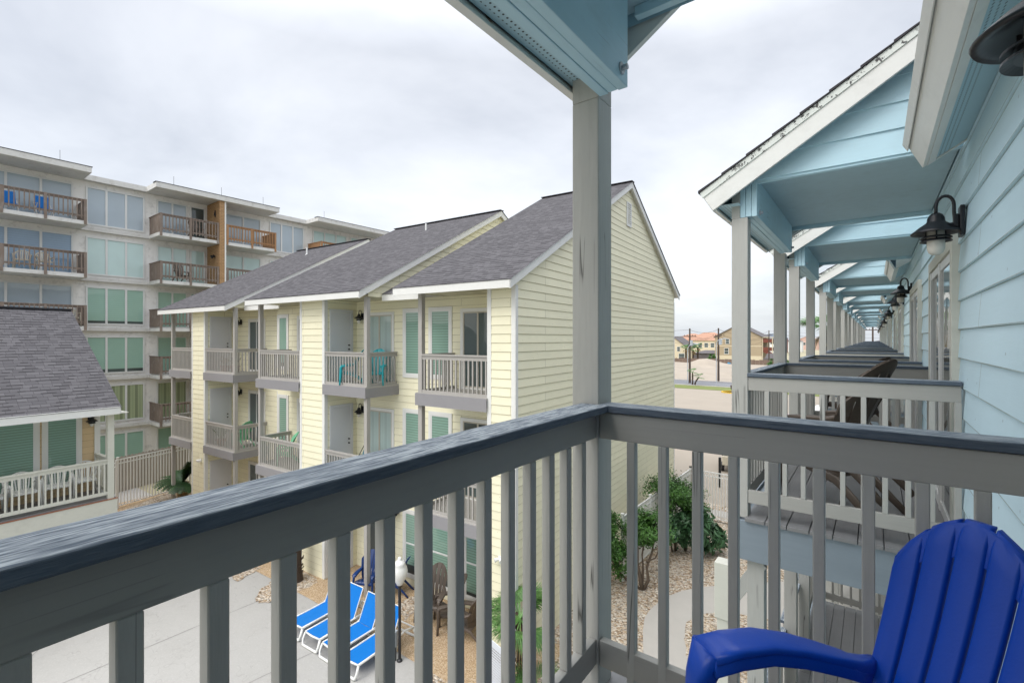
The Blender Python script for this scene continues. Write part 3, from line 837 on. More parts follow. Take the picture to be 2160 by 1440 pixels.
# ================================================================== sun loungers
def lounger(label, group, loc, rz):
    """foot end towards local -Y"""
    r = empty('sun_lounger', loc, rz, label, 'sun lounger', group); W = .33
    s = MB()
    for g in (-1,1):
        s.tube([(g*W,-.95,.33),(g*W,-.5,.335),(g*W,.35,.345),(g*W,.62,.40),(g*W,.98,.30)], [.036,.032,.032,.038,.032], 10, .026)
    s.tube([(-W,-.955,.33),(0,-.985,.335),(W,-.955,.33)], .025, 8); s.tube([(-W,.98,.30),(W,.98,.30)], .022, 8)
    s.build('frame', M['plastic_white'], r, smooth=True)
    for y0, dy in ((-.955,-.10), (.93,.09), (.28,.0)):
        s = MB()
        pts = [(-W,y0,.315),(-W-.015,y0+dy*.6,.15),(-W+.01,y0+dy,.028),(-W+.05,y0+dy,.022),(W-.05,y0+dy,.022),(W-.01,y0+dy,.028),(W+.015,y0+dy*.6,.15),(W,y0,.315)]
        s.tube(pts, .036, 10, .030); s.build('leg', M['plastic_white'], r, smooth=True)
    for g in (-1,1):
        s = MB(); s.tube([(g*(W+.01),.18,.365),(g*(W+.01),.36,.375)], .03, 10, .012); s.tube([(g*W,.20,.35),(g*(W+.03),.20,.36)], .028, 12, up=(0,1,0)); s.build('hinge', M['plastic_white'], r)
    s = MB(); n = 10; rings = []
    for k in range(n+1):
        y = -.95+1.12*k/n; z = .362-.018*sin(pi*k/n)
        rings.append([(-.30,y,z),(0,y,z-.012),(.30,y,z),(.30,y,z-.012),(0,y,z-.024),(-.30,y,z-.012)])
    s.loft(rings); s.build('seat', M['sheet_blue'], r, smooth=False)
    s = MB(); rings = []
    for k in range(n+1):
        t = k/n; y = .18+.32*t; z = .352+.74*t-.02*sin(pi*t)
        rings.append([(-.29,y,z),(0,y+.012,z-.010),(.29,y,z),(.29,y+.012,z-.008),(0,y+.024,z-.018),(-.29,y+.012,z-.008)])
    s.loft(rings); b = s.build('backrest', M['sheet_blue'], r)
    s = MB()
    for g in (-1,1): s.tube([(g*.305,.18,.352),(g*.305,.335,.715),(g*.305,.505,1.10)], .014, 8)
    s.tube([(-.305,.507,1.105),(.305,.507,1.105)], .014, 8); s.tube([(-.22,.42,.60),(-.22,.62,.33)], .009, 6); s.tube([(.22,.42,.60),(.22,.62,.33)], .009, 6)
    s.build('backrest_frame', M['plastic_white'], b)
    return r
LG2 = 'blue and white sun loungers on the pool deck'
pA = at(646,1378); 
lab = ['blue sling sun lounger, farthest left of the row of four', 'blue sling sun lounger, second from the left of the row, its raised back left of the third baluster shade',
 'blue sling sun lounger, third of the row, partly hidden between its neighbours', 'blue sling sun lounger nearest to us at the front end of the row']
lab[1] = 'blue sling sun lounger, second from the left in the row of four'
lab[2] = 'blue sling sun lounger, third from the left in the row of four'
def lat_d(l, d): return Vector((l*CT-d*ST, l*ST+d*CT, 0))
L0 = None
for i in range(4):
    dl, dd = .562, .827                       # direction foot -> head in (right, away)
    fl, fd = (-4.665+.541*i)*1.011, (10.632-.404*i)*1.011     # right hand foot corner of the sling
    c = lat_d(fl-.234*dd+.76*dl, fd+.234*dl+.76*dd)
    dv_ = lat_d(dl, dd); rz = atan2(dv_.y, dv_.x)-pi/2
    if L0 is None:
        L0 = lounger(lab[0], LG2, (c.x, c.y, 0.012), rz); L0.scale = (.78, .80, .78)
    else: copy_tree(L0, None, (c.x, c.y, 0.012), rz+radians((0,.8,-1,.6)[i]), lab[i])
# ================================================================== cream yellow apartment building
yb = empty('cream_apartment_building', tuple(YO), YA, 'three storey pale yellow building with stepped grey shingle roofs and corner balconies', 'building')
SL = .54
LV = [-1.26, -4.00, -6.74]      # deck surfaces
def win(parent, plane, a0, a1, z0, z1, pane, axis='e', out=-1, trim=.085, frame='vinyl', mull=None, sash=False, tmat='white'):
    """window on plane g=plane (axis e) or e=plane (axis g); out = outward sign"""
    def bx(s, a, b, c, d, o0, o1):
        o0, o1 = plane+out*o0, plane+out*o1
        if axis == 'e': s.box(a, b, min(o0,o1), max(o0,o1), c, d)
        else: s.box(min(o0,o1), max(o0,o1), a, b, c, d)
    s = MB(CZ); t = trim
    bx(s, a0-t, a0, z0-t, z1+t, .0, .034); bx(s, a1, a1+t, z0-t, z1+t, .0, .034)
    bx(s, a0+.0005, a1-.0005, z1, z1+t, .0, .034); bx(s, a0+.0005, a1-.0005, z0-t, z0, .0, .040)
    w = s.build('window', M[tmat], parent)
    s = MB(CZ); f = .035
    bx(s, a0, a0+f, z0, z1, .0, .028); bx(s, a1-f, a1, z0, z1, .0, .028); bx(s, a0+f, a1-f, z1-f, z1, .0, .028); bx(s, a0+f, a1-f, z0, z0+f, .0, .028)
    for m in (mull or []): bx(s, m-.025, m+.025, z0+f, z1-f, .0, .030)
    if sash: bx(s, a0+f, a1-f, (z0+z1)/2-.02, (z0+z1)/2+.02, .0, .030)
    s.build('window_frame', M[frame], w)
    s = MB(CZ); bx(s, a0+f, a1-f, z0+f, z1-f, .006, .0185); s.build('pane', M[pane], w)
    if pane.startswith('blind') and (int(abs(a0*7+z0*3)) % 3) != 0:
        s = MB(CZ); bx(s, a0+f, a1-f, z0+f, z0+f+.08+.05*(int(abs(a0*13+z0)) % 4), .0186, .0205); s.build('blind_gap', M['dkpane'], w)
    return w
def rail_e(s, e0, e1, g, zc, h=.92, sp=.112):
    s.box(e0, e1, g-.045, g+.045, zc-.035, zc); s.box(e0, e1, g-.018, g+.018, zc-.125, zc-.036); s.box(e0, e1, g-.018, g+.018, zc-h, zc-h+.085)
    n = max(1, int((e1-e0)/sp))
    for i in range(n): x = e0+(i+.5)*(e1-e0)/n; s.box(x-.016, x+.016, g-.016, g+.016, zc-h+.086, zc-.126)
def rail_g(s, g0, g1, e, zc, h=.92, sp=.112):
    s.box(e-.045, e+.045, g0, g1, zc-.0352, zc-.0002); s.box(e-.018, e+.018, g0, g1, zc-.125, zc-.036); s.box(e-.018, e+.018, g0, g1, zc-h, zc-h+.085)
    n = max(1, int((g1-g0)/sp))
    for i in range(n): y = g0+(i+.5)*(g1-g0)/n; s.box(e-.016, e+.016, y-.016, y+.016, zc-h+.086, zc-.126)

# main recess walls
s = MB(CZ)
s.siding([(-10.6,-6.75),(-.0,-6.75),(-.0,1.12),(-10.6,1.12)], (0,1.24,0), (1,0,0), (0,-1,0), .185, -6.75)
s.siding([(-17.25,-6.75),(-10.6,-6.75),(-10.6,1.12),(-17.25,1.12)], (0,1.75,0), (1,0,0), (0,-1,0), .185, -6.75)
s.build('recess_wall', M['yellow'], yb)
s = MB(CZ); s.box(-10.6,-.003,1.242,12.19,-6.75,1.1); s.box(-17.25,-10.601,1.752,12.19,-6.75,1.1); s.build('wall_core', M['yellow'], yb)

units = [dict(l=-3.12, r=.14, b0=-.68, b1=0.0, pl=-2.66, pr=None, g0=0.0, rg=6.67, rz=5.0, gw=1.24, gable=0.0),
         dict(l=-9.90, r=-4.50, b0=-7.58, b1=-6.45, pl=-9.80, pr=-4.74, g0=.14, rg=6.05, rz=4.62, gw=1.24, gable=-4.64),
         dict(l=-17.35, r=-12.0, b0=-15.3, b1=-14.26, pl=-17.08, pr=-12.18, g0=.55, rg=6.35, rz=4.5, gw=1.75, gable=-12.14)]
lampspots = []
for ui, U in enumerate(units):
    g0, gw, rg, rz = U['g0'], U['gw'], U['rg'], U['rz']; ge = g0-.36; gb = 12.55
    z = lambda g: rz-SL*abs(g-rg)
    # bay (closet) walls
    s = MB(CZ)
    s.siding([(U['b0'],-6.75),(U['b1'],-6.75),(U['b1'],1.12),(U['b0'],1.12)], (0,g0,0), (1,0,0), (0,-1,0), .185, -6.75)
    if ui: s.siding([(g0,-6.75),(gw,-6.75),(gw,1.12),(g0,1.12)], (U['b1'],0,0), (0,1,0), (1,0,0), .185, -6.75)
    s.siding([(-gw,-6.75),(-g0,-6.75),(-g0,1.12),(-gw,1.12)], (U['b0'],0,0), (0,-1,0), (-1,0,0), .185, -6.75)
    s.box(U['b0']+.003, U['b1']-.003, g0+.003, gw, -6.75, 1.1)
    s.build('closet_wall', M['yellow'], yb)
    # gable walls
    s = MB(CZ); ga = U['gable']
    if ui == 0:
        s.siding([(0.0,-6.75),(12.2,-6.75),(12.2,z(12.2)-.12),(rg,rz-.12),(0.0,z(0)-.12)], (0,0,0), (0,1,0), (1,0,0), .185, -6.75)
    else:
        s.siding([(g0,1.10),(12.2,1.10),(12.2,z(12.2)-.12),(rg,rz-.12),(g0,z(g0)-.12)], (ga,0,0), (0,1,0), (1,0,0), .185, -6.75)
    l2 = U['l']+.12
    s.siding([(-12.2,1.10),(-g0,1.10),(-g0,z(g0)-.12),(-rg,rz-.12),(-12.2,z(12.2)-.12)], (l2,0,0), (0,-1,0), (-1,0,0), .185, -6.75)
    s.build('gable_wall', M['yellow'], yb)
    # corner trims
    def corner(e, g, se, sg, w=.085, z0=-6.72, z1=1.1):
        s = MB(CZ); s.box(e-.001, e-se*w, g, g-.018*1 if sg < 0 else g+.018, z0, z1)
        s.box(e, e+se*.018, g-.018 if sg < 0 else g+.018, g+w*(-sg), z0, z1); s.build('corner_trim', M['white'], yb)
    corner(U['b1'], g0, 1, -1); corner(U['b0'], g0, -1, -1)
    if ui == 0: corner(0, 12.2, 1, 1, z1=1.5)
    # roof
    s = MB(CZ)
    for g1_, g2_ in ((ge, rg), (rg, gb)):
        pts = [(U['l'],g1_,z(g1_)-.12),(U['l'],g2_,z(g2_)-.12),(U['l'],g2_,z(g2_)-.02),(U['l'],g1_,z(g1_)-.02)]
        s.prism(pts, (U['r']-U['l'],0,0))
    roof = s.build('roof', M['white'], yb)
    s = MB(CZ)
    ln = lambda g: (g-rg)*sqrt(1+SL*SL)
    a, b = U['l']-.03, U['r']+.03
    for g1_, g2_ in ((ge-.04, rg), (rg, gb+.04)):
        q1, q2 = (a,g1_,z(g1_)-.002), (b,g1_,z(g1_)-.002)
        s.poly([q1, q2, (b,g2_,z(g2_)-.002), (a,g2_,z(g2_)-.002)], [(a,ln(g1_)),(b,ln(g1_)),(b,ln(g2_)),(a,ln(g2_))])
    s.poly([(a,ge-.04,z(ge-.04)-.002),(b,ge-.04,z(ge-.04)-.002),(b,ge-.04,z(ge)-.04),(a,ge-.04,z(ge)-.04)], [(0,0),(5,0),(5,.03),(0,.03)])
    s.build('shingles', M['roof'], roof)
    s = MB(CZ); s.box(a, b, rg-.11, rg+.11, rz-.012, rz+.012); 
    s.v = [(x, y, zz-abs(y-rg)*SL if False else zz) for x, y, zz in s.v]
    s.build('ridge_cap', M['ridge'], roof)
    s = MB(CZ); s.box(U['l'], U['r'], ge-.03, ge, z(ge)-.20, z(ge)-.022); s.build('eave_fascia', M['white'], roof)
    for e in (U['l']-.001, U['r']-.027):
        s = MB(CZ)
        for g1_, g2_ in ((ge-.03, rg), (rg, gb)):
            s.prism([(e,g1_,z(g1_)-.20),(e,g2_,z(g2_)-.20),(e,g2_,z(g2_)-.01),(e,g1_,z(g1_)-.01)], (.028 if e > U['l'] else -.028,0,0))
        s.build('rake_board', M['white'], roof)
    s = MB(CZ); s.box(U['l']+.1, (U['gable'] if ui else 0)-.002, g0-.02, gw+.0, 1.09, 1.14); 
    s.box(U['l']+.1, (U['gable'] if ui else 0)-.002, ge, g0-.021, 1.0, 1.03) if False else None
    s.build('balcony_ceiling', M['yellow'], roof)
    # vent
    s = MB(CZ); vz = rz-1.42; vg = rg-.18
    ee = U['gable']
    s.box(ee+.012, ee+.045, vg-.02, vg+.02+.36, vz, vz+.04); s.box(ee+.012, ee+.045, vg-.02, vg+.38, vz+.72, vz+.76)
    s.box(ee+.012, ee+.045, vg-.02, vg+.02, vz+.041, vz+.719); s.box(ee+.012, ee+.045, vg+.34, vg+.38, vz+.041, vz+.719)
    for k in range(10): s.bar((ee+.028, vg+.18, vz+.075+.067*k), (ee+.028, vg+.179, vz+.075+.067*k), .03, .05) if False else s.box(ee+.014, ee+.036, vg+.0201, vg+.3399, vz+.055+.067*k, vz+.085+.067*k)
    if ui != 2: s.build('gable_vent', M['vinyl'], yb)
    # posts
    for p in ('pl','pr'):
        if U[p] is None: continue
        s = MB(CZ); e = U[p]
        s.box(e-.058, e+.058, g0, g0+.115, -6.75, 1.09)
        s.build('post', M['ygrey'], yb)
    # balconies
    for fl in (0, 1):
        zf = LV[fl]
        for side in ('L','R'):
            if side == 'R' and U['pr'] is None: continue
            e0, e1 = (U['pl'], U['b0']) if side == 'L' else (U['b1'], U['pr'])
            s = MB(CZ); o0, o1 = (e0-.085, e1) if side == 'L' else (e0, e1+.085)
            s.box(o0, o1, g0-.05, gw-.003, zf-.04, zf)
            d = s.build('balcony_deck', M['ygrey'], yb)
            s = MB(CZ)
            s.box(o0, o1, g0-.075, g0-.051, zf-.29, zf-.012)
            if side == 'L': s.box(o0, o0+.024, g0-.05, gw-.003, zf-.29, zf-.041)
            else: s.box(o1-.024, o1, g0-.05, gw-.003, zf-.29, zf-.041)
            s.box(o0+.03, o1-.03, g0-.05, gw-.004, zf-.20, zf-.041)
            s.build('band_board', M['yband'], d)
            s = MB(CZ); zc = zf+.90; 
            if side == 'L':
                rail_e(s, e0+.06, e1-.02, g0+.03, zc); rail_g(s, g0+.12, gw-.02, e0, zc)
            else:
                rail_e(s, e0+.02, e1-.06, g0+.03, zc); rail_g(s, g0+.12, gw-.02, e1, zc)
            s.build('railing', M['ygrey'], d)
    # closet doors, facing the right hand balcony
    if ui:
        for zf in LV:
            a0, a1 = g0+.24, g0+.86
            s = MB(CZ); e = U['b1']
            s.box(e, e+.034, a0-.085, a0, zf, zf+2.10); s.box(e, e+.034, a1, a1+.085, zf, zf+2.10); s.box(e, e+.034, a0+.0005, a1-.0005, zf+2.015, zf+2.10)
            s.box(e, e+.026, a0+.001, a1-.001, zf+.01, zf+2.01)
            d = s.build('door', M['door'], yb)
            s = MB(CZ); 
            for zz in (.95, 1.07): s.tube([(e+.026,a1-.07,zf+zz),(e+.07,a1-.07,zf+zz)], [.024,.02], 10, up=(0,0,1))
            s.build('door_handle', M['black'], d)
    for zf in LV[:2] if ui == 0 else LV:
        if ui and zf > -6: lampspots.append((U['b1']+.28, gw-.012, zf+1.92))
# sliding doors and windows on the recess walls
pn = ['curtain','curtain','dkpane']
for k, zf in enumerate(LV):
    for (a0, a1, gw, p) in ((-5.95,-4.92,1.24, pn[k]), (-2.35,-1.42,1.24,'dkpane'), (-13.35,-12.35,1.75,'dkpane'), (-9.35,-8.3,1.24,'dkpane'), (-16.6,-15.6,1.75,'curtain')):
        if k == 2 and a0 == -2.35: win(yb, gw, -2.28, -1.52, zf+.30, zf+1.98, 'blind', sash=True); continue
        win(yb, gw, a0, a1, zf+.04, zf+1.93, p, frame='tanframe' if a0 > -7 else 'vinyl', mull=[(a0+a1)/2])
    for (a0, a1, gw, p) in ((-4.40,-3.76,1.24,'blind'), (-3.44,-2.80,1.24,'blind'), (-11.38,-10.92,1.75,'dkpane' if k else 'blind2'), (-10.50,-10.02,1.24,'blind')):
        zz = (zf+.28, zf+2.0) if k < 2 else (zf+.30, zf+1.98)
        win(yb, gw-.0, a0, a1, zz[0], zz[1], p, sash=(k == 2))
# small eave strip over the recesses
s = MB(CZ)
s.box(-4.63, -3.0, .62, 12.2, 1.10, 1.16); s.box(-12.12, -9.8, .9, 12.2, 1.10, 1.16)
s.build('recess_roof', M['ygrey'], yb)
for e0_, e1_, gq in ((-4.60,-3.14,.60),(-12.10,-9.93,.90)):
    s = MB(CZ); s.box(e0_, e1_, gq-.03, gq, 1.00, 1.17); s.build('recess_fascia', M['white'], yb)
    s = MB(CZ); s.poly([(e0_,gq-.05,1.175),(e1_,gq-.05,1.175),(e1_,gq+3,1.175+SL*3.05),(e0_,gq+3,1.175+SL*3.05)], [(0,0),(e1_-e0_,0),(e1_-e0_,3.4),(0,3.4)]); s.build('recess_shingles', M['roof'], yb)
s = MB(CZ); 
for e, g in ((-15.2,5.4),(-7.2,5.0)):
    zz = 4.5-SL*1.0; s.tube([(e,g,zz-.2),(e,g,zz+.33)], .035, 10); s.tube([(e,g,zz-.02),(e,g,zz+.03)], [.09,.045], 10)
s.build('vent_pipe', M['vinyl'], yb)
# flood lights on the closet fronts
for e, g, zz in ((-14.55,.53,-4.6), (-.35,-.02,-4.55)):
    s = MB(CZ); s.box(e-.05,e+.05,g-.03,g,zz-.05,zz+.05); s.tube([(e,g-.03,zz),(e-.07,g-.12,zz-.02)],[.02,.05],10); s.tube([(e,g-.03,zz),(e+.09,g-.10,zz-.02)],[.02,.05],10)
    s.build('flood_light', M['plastic_white'], yb)
fl = ['top', 'second']
un = ['middle', 'far']
for i, (e, g, zz) in enumerate(lampspots):
    p = yw(e, g, CZ+zz)
    copy_tree(lamp0, None, tuple(p), radians(93.9), 'black wall lamp by the closet door, %s balcony of the %s yellow unit' % (fl[i % 2], un[i//2]))['group'] = 'black wall lamps on the yellow building'
p = yw(-4.0, 1.22, CZ-5.0); c = copy_tree(lamp0, None, tuple(yw(-4.68,1.22,CZ-4.75)), radians(93.9), 'black wall lamp on the ground floor recess wall beside the tall window'); c['group'] = 'black wall lamps on the yellow building'

# ================================================================== peach house on the left
hs = empty('peach_beach_house', tuple(YO), YA, 'peach lap sided house at the left edge with grey shingle roof and raised deck', 'house')
HS = .667
s = MB(CZ)
s.siding([(-14,-6.75),(-3.25,-6.75),(-3.25,-1.75),(-14,-1.75)], (-12.1,0,0), (0,1,0), (1,0,0), .185, -6.75)
s.siding([(12.1,-6.75),(17.2,-6.75),(17.2,-1.75),(14.75,.55),(12.1,-1.5)], (0,-3.25,0), (-1,0,0), (0,1,0), .185, -6.75)
s.box(-17.2,-12.103,-14,-3.253,-6.75,-1.8)
s.build('wall', M['peach'], hs)
s = MB(CZ); hz = lambda e: -1.82+HS*(-10.62-e)
e0, er = -10.62, -14.72
s.prism([(e0,-3.2,hz(e0)-.12),(er,-3.2,hz(er)-.12),(er,-3.2,hz(er)-.02),(e0,-3.2,hz(e0)-.02)], (0,-11.2,0))
s.prism([(-18.7,-3.2,hz(er)-HS*3.98-.12),(er,-3.2,hz(er)-.12),(er,-3.2,hz(er)-.02),(-18.7,-3.2,hz(er)-HS*3.98-.02)], (0,-11.2,0))
hr = s.build('roof', M['white'], hs)
s = MB(CZ); k = sqrt(1+HS*HS)
s.poly([(e0+.04,-3.17,hz(e0+.04)),(er,-3.17,hz(er)),(er,-14.2,hz(er)),(e0+.04,-14.2,hz(e0+.04))], [(2.92,0),(2.92,4.14*k),(14.2,4.14*k),(14.2,0)])
s.poly([(er,-3.17,hz(er)),(-18.74,-3.17,hz(er)-HS*4.02),(-18.74,-14.2,hz(er)-HS*4.02),(er,-14.2,hz(er))], [(0,0),(0,4.8),(11.3,4.8),(11.3,0)])
s.build('shingles', M['roof'], hr)
s = MB(CZ); s.box(er-.1, er+.1, -14.2, -3.15, hz(er)-.02, hz(er)+.025); s.build('ridge_cap', M['ridge'], hr)
s = MB(CZ); s.box(e0, e0+.03, -14.1, -3.2, hz(e0)-.20, hz(e0)-.005); s.build('eave_fascia', M['white'], hr)
s = MB(CZ); s.prism([(e0,-3.199,hz(e0)-.19),(er,-3.199,hz(er)-.19),(er,-3.199,hz(er)-.01),(e0,-3.199,hz(e0)-.01)], (0,.025,0)); s.build('rake_board', M['white'], hr)
s = MB(CZ); s.box(-12.1,-10.64,-14,-3.0,-2.02,-2.0); s.build('deck_ceiling', M['creamtrim'], hr)
win(hs, -12.1, -4.33, -3.69, -3.95, -2.14, 'blind', 'g', 1, .09)
win(hs, -12.1, -5.30, -4.55, -3.95, -2.14, 'blind', 'g', 1, .09)
win(hs, -12.1, -7.4, -6.1, -4.2, -2.14, 'blind', 'g', 1, .09)
win(hs, -12.1, -5.3, -4.3, -6.4, -5.2, 'blind2', 'g', 1, .09)
s = MB(CZ); s.box(-12.12,-12.07,-3.25,-3.20,-6.7,-1.8); s.box(-12.086,-12.06,-3.33,-3.249,-6.7,-2.03); s.build('corner_trim', M['white'], hs)
for g in (-3.33, -6.72):
    s = MB(CZ); s.box(-10.96,-10.82,g-.07,g+.07,-6.75,-2.03); s.build('post', M['creamtrim'], hs)
s = MB(CZ); e = -12.09
while e < -10.9: s.box(e, e+.135, -14, -3.22, -4.31, -4.28); e += .141
dk = s.build('deck', M['deckb'], hs)
s = MB(CZ); s.box(-10.83,-10.79,-14,-3.2,-4.75,-4.32); s.box(-12.1,-10.83,-3.22,-3.19,-4.75,-4.32); s.build('deck_fascia', M['creamtrim'], dk)
s = MB(CZ); s.box(-10.83,-10.775,-14,-3.19,-4.319,-4.305); s.build('deck_flashing', M['terracotta'], dk)
s = MB(CZ); rail_g(s, -6.65, -3.40, -10.87, -3.24, .95, .115); rail_g(s, -14, -6.8, -10.87, -3.24, .95, .115); rail_e(s, -12.05, -10.95, -3.30, -3.24, .95, .115)
s.build('railing', M['creamtrim'], hs)
for i, (e, g, a, lb) in enumerate(((-11.72,-3.62,85,'white plastic chair nearest the corner post on the deck of the peach house'),
        (-11.62,-4.22,80,'white plastic armchair between the two windows on the deck of the peach house'),
        (-11.62,-4.86,95,'white plastic armchair with fan back in front of the left window of the peach house'),
        (-11.6,-5.45,88,'white plastic armchair cut off by the left edge of the photo, on the deck'))):
    p = yw(e, g, CZ-4.28)
    if i == 0: mono = monobloc(M['plastic_white'], lb, 'white plastic chairs on the peach house deck', tuple(p), radians(a))
    else: copy_tree(mono, None, tuple(p), radians(a), lb)
c = copy_tree(lamp0, None, tuple(yw(-12.085,-3.42,CZ-2.25)), radians(183.9), 'black wall lamp under the eave of the peach house'); c['group'] = None; del c['group']

# ================================================================== concrete condominium behind
cd = empty('concrete_condominium', (0,0,0), 0, 'six storey weathered white concrete condominium with blue green glass bays and timber balconies', 'building')
XW2, XF = -30.8, -29.15
SB = [5.45, 3.0, .55, -1.9, -4.35, -6.8]; YE = 34.0
s = MB(CZ); s.box(-42, XW2, -4, YE, -6.8, 7.7); s.build('wall', M['stucco'], cd)
s = MB(CZ)
def roofseg(y0, y1, x): s.box(-42.3, x, y0, y1, 7.70, 7.96)
roofseg(-4, 5.95, -29.0); roofseg(5.951, 8.45, -30.45); roofseg(8.451, 14.75, -29.0); roofseg(14.751, 17.3, -30.45); roofseg(17.301, 25.6, -29.0); roofseg(25.601, YE, -30.45)
s.build('roof_slab', M['slab'], cd)
s = MB(CZ)
for y0, y1, x in ((-4,5.97,-29.0),(8.43,14.77,-29.0),(17.28,25.62,-29.0)): s.box(x-.4, x+.012, y0-.01, y1+.01, 7.955, 7.985)
for y in (4.9, 9.3, 11.6, 13.9, 17.9, 24.5): s.box(-29.3,-29.29,y,y+.012,7.98,8.5)
s.build('roof_edge_flashing', M['ridge'], cd)
for z in SB[:-1]:
    s = MB(CZ)
    for y0, y1, x in ((-4,5.85,XF),(5.851,8.60,-30.6),(8.601,14.66,XF),(14.661,17.55,-30.6),(17.551,25.5,XF),(25.501,YE,-30.6)):
        s.box(XW2+.001, x, y0, y1, z-.17, z)
    s.build('floor_slab', M['slab'], cd)
# brick fin
def brick_mat():
    t = NT('tan_brick'); tc = t.t.nodes.new('ShaderNodeTexCoord')
    b = t.t.nodes.new('ShaderNodeTexBrick'); t.l(tc.outputs['UV'], b.inputs['Vector'])
    b.inputs['Scale'].default_value = 1; b.inputs['Brick Width'].default_value = .24; b.inputs['Row Height'].default_value = .085; b.inputs['Mortar Size'].default_value = .008
    b.inputs['Color1'].default_value = (.46,.28,.14,1); b.inputs['Color2'].default_value = (.38,.22,.10,1); b.inputs['Mortar'].default_value = (.20,.14,.08,1)
    return t.out(b.outputs['Color'], .85, t.bump(b.outputs['Fac'], -.3, .01))
M['brick'] = brick_mat()
s = MB(CZ); y0, y1 = 11.44, 11.70
def qd(a, b, c, d, uv): s.poly([a,b,c,d], uv)
z0, z1 = -6.8, 7.69
s.poly([(XW2,y0,z0),(XF+.03,y0,z0),(XF+.03,y0,z1),(XW2,y0,z1)], [(0,z0),(1.7,z0),(1.7,z1),(0,z1)])
s.poly([(XF+.03,y0,z0),(XF+.03,y1,z0),(XF+.03,y1,z1),(XF+.03,y0,z1)], [(1.7,z0),(1.96,z0),(1.96,z1),(1.7,z1)])
s.poly([(XF+.03,y1,z0),(XW2,y1,z0),(XW2,y1,z1),(XF+.03,y1,z1)], [(0,z0),(1.7,z0),(1.7,z1),(0,z1)])
s.build('brick_fin', M['brick'], cd)
s = MB(CZ); s.box(XF-.02, XF+.045, y1+.001, y1+.075, -6.8, 7.69); s.build('downpipe', M['white'], cd)
# the black numerals and lamp on the fin
s = MB(CZ); cx, cz = XF-.55, 7.0
for a, b in (((-.10,-.02),(.12,-.02)), ((-.10,-.02),(.06,.22)), ((.06,.22),(.06,-.16))):
    s.bar((cx+a[0], y0-.02, cz+a[1]), (cx+b[0], y0-.02, cz+b[1]), .03, .055, (0,1,0) if False else (0,0,1))
s.build('house_number', M['black'], cd)
s = MB(CZ); s.tube([(cx,y0-.02,4.62),(cx,y0-.14,4.60)], .05, 8); s.tube([(cx-.16,y0-.14,4.66),(cx,y0-.16,4.52),(cx+.16,y0-.14,4.66)], [.06,.04,.06], 8); s.build('spot_light', M['black'], cd)
# glazing
def bay(y0, y1, n, z, pane, door=None, h0=.10, h1=2.02, gap=0):
    s = MB(CZ); x0, x1 = XW2+.001, XW2+.07
    zb, zt = z+h0, z+h1
    s.box(x0, x1, y0, y0+.07, zb, zt); s.box(x0, x1, y1-.07, y1, zb, zt); s.box(x0, x1, y0+.07, y1-.07, zt-.07, zt); s.box(x0, x1, y0+.07, y1-.07, zb, zb+.07)
    for k in range(1, n):
        y = y0+(y1-y0)*k/n; s.box(x0, x1, y-.045, y+.045, zb+.07, zt-.07)
    w = s.build('window', M['vinyl'], cd)
    s = MB(CZ)
    for k in range(n):
        a = y0+(y1-y0)*k/n+.045; b = y0+(y1-y0)*(k+1)/n-.045
        a = max(a, y0+.07); b = min(b, y1-.07)
        s.box(x0, XW2+.025, a, b, zb+.07, zt-.07)
    s.build('pane', M[pane], w)
    if gap:
        s = MB(CZ)
        for k in range(n):
            a = max(y0+(y1-y0)*k/n+.045, y0+.07); b = min(y0+(y1-y0)*(k+1)/n-.045, y1-.07)
            s.box(XW2+.0255, XW2+.028, a, b, zb+.07, zb+.07+gap)
        s.build('blind_gap', M['dkpane'], w)
    if door:
        s = MB(CZ); s.box(XW2+.026, XW2+.032, door[0], door[1], zb+.07, zt-.1); s.build('dark_opening', M['dkpane'], w)
pa = ['cond_c','cond_d','cond_c','cond_b','cond_b','cond_b']; pb = ['cond_c','cond_a','cond_b','cond_b','cond_e','cond_b']
pc = ['cond_c','cond_a','cond_b','cond_b','cond_e','cond_b']
for k, z in enumerate(SB):
    bay(.9, 2.15, 1, z, pa[k], h0=.03); bay(2.25, 5.62, 3, z, pa[k], h0=.03)
    bay(6.08, 8.45, 3, z, pb[k], h0=.14, gap=(0,0,.13,.16,0,0)[k])
    bay(8.98, 10.42, 2, z, pc[k], h0=.03); bay(10.55, 11.32, 1, z, 'dkpane' if k == 0 else pc[k], h0=.03)
    bay(11.85, 12.25, 1, z, pc[k], h0=.03); bay(12.35, 14.45, 2, z, pc[k], h0=.03)
    bay(15.0, 17.3, 3, z, 'cond_c' if k == 0 else 'cond_a', h0=.14)
    if k < 3: bay(17.95, 20.6, 3, z, 'cond_a', h0=.03); bay(20.9, 24.6, 4, z, 'cond_a', h0=.03)
# timber balcony rails
def wood_rail(y0, y1, z, mat, endmat=None, ends=(1,1)):
    s = MB(CZ); x = XF-.02
    s.box(x-.09, x+.05, y0, y1, z+.955, z+.99); s.box(x-.02, x+.018, y0, y1, z+.87, z+.954); s.box(x-.02, x+.018, y0, y1, z+.18, z+.26)
    y = y0+.1
    while y < y1-.05: s.box(x+.019, x+.05, y-.02, y+.02, z+.10, z+.954); y += .155
    y = y0+.05; n = max(1, round((y1-y0)/1.35))
    for k in range(n+1):
        yy = y0+.05+(y1-y0-.1)*k/n; s.box(x-.04, x+.052, yy-.05, yy+.05, z-.16, z+1.0)
    r = s.build('balcony_railing', M[mat], cd)
    for en, yy in ((0, y0+.03), (1, y1-.03)):
        if not ends[en]: continue
        s = MB(CZ); s.box(XW2+.01, XF-.11, yy-.04, yy+.04, z+.955, z+.99); xx = XW2+.08
        while xx < XF-.12: s.box(xx-.045, xx+.045, yy-.015, yy+.015, z+.05, z+.954); xx += .105 if en == 0 else .155
        s.build('end_rail', M[endmat or mat], r)
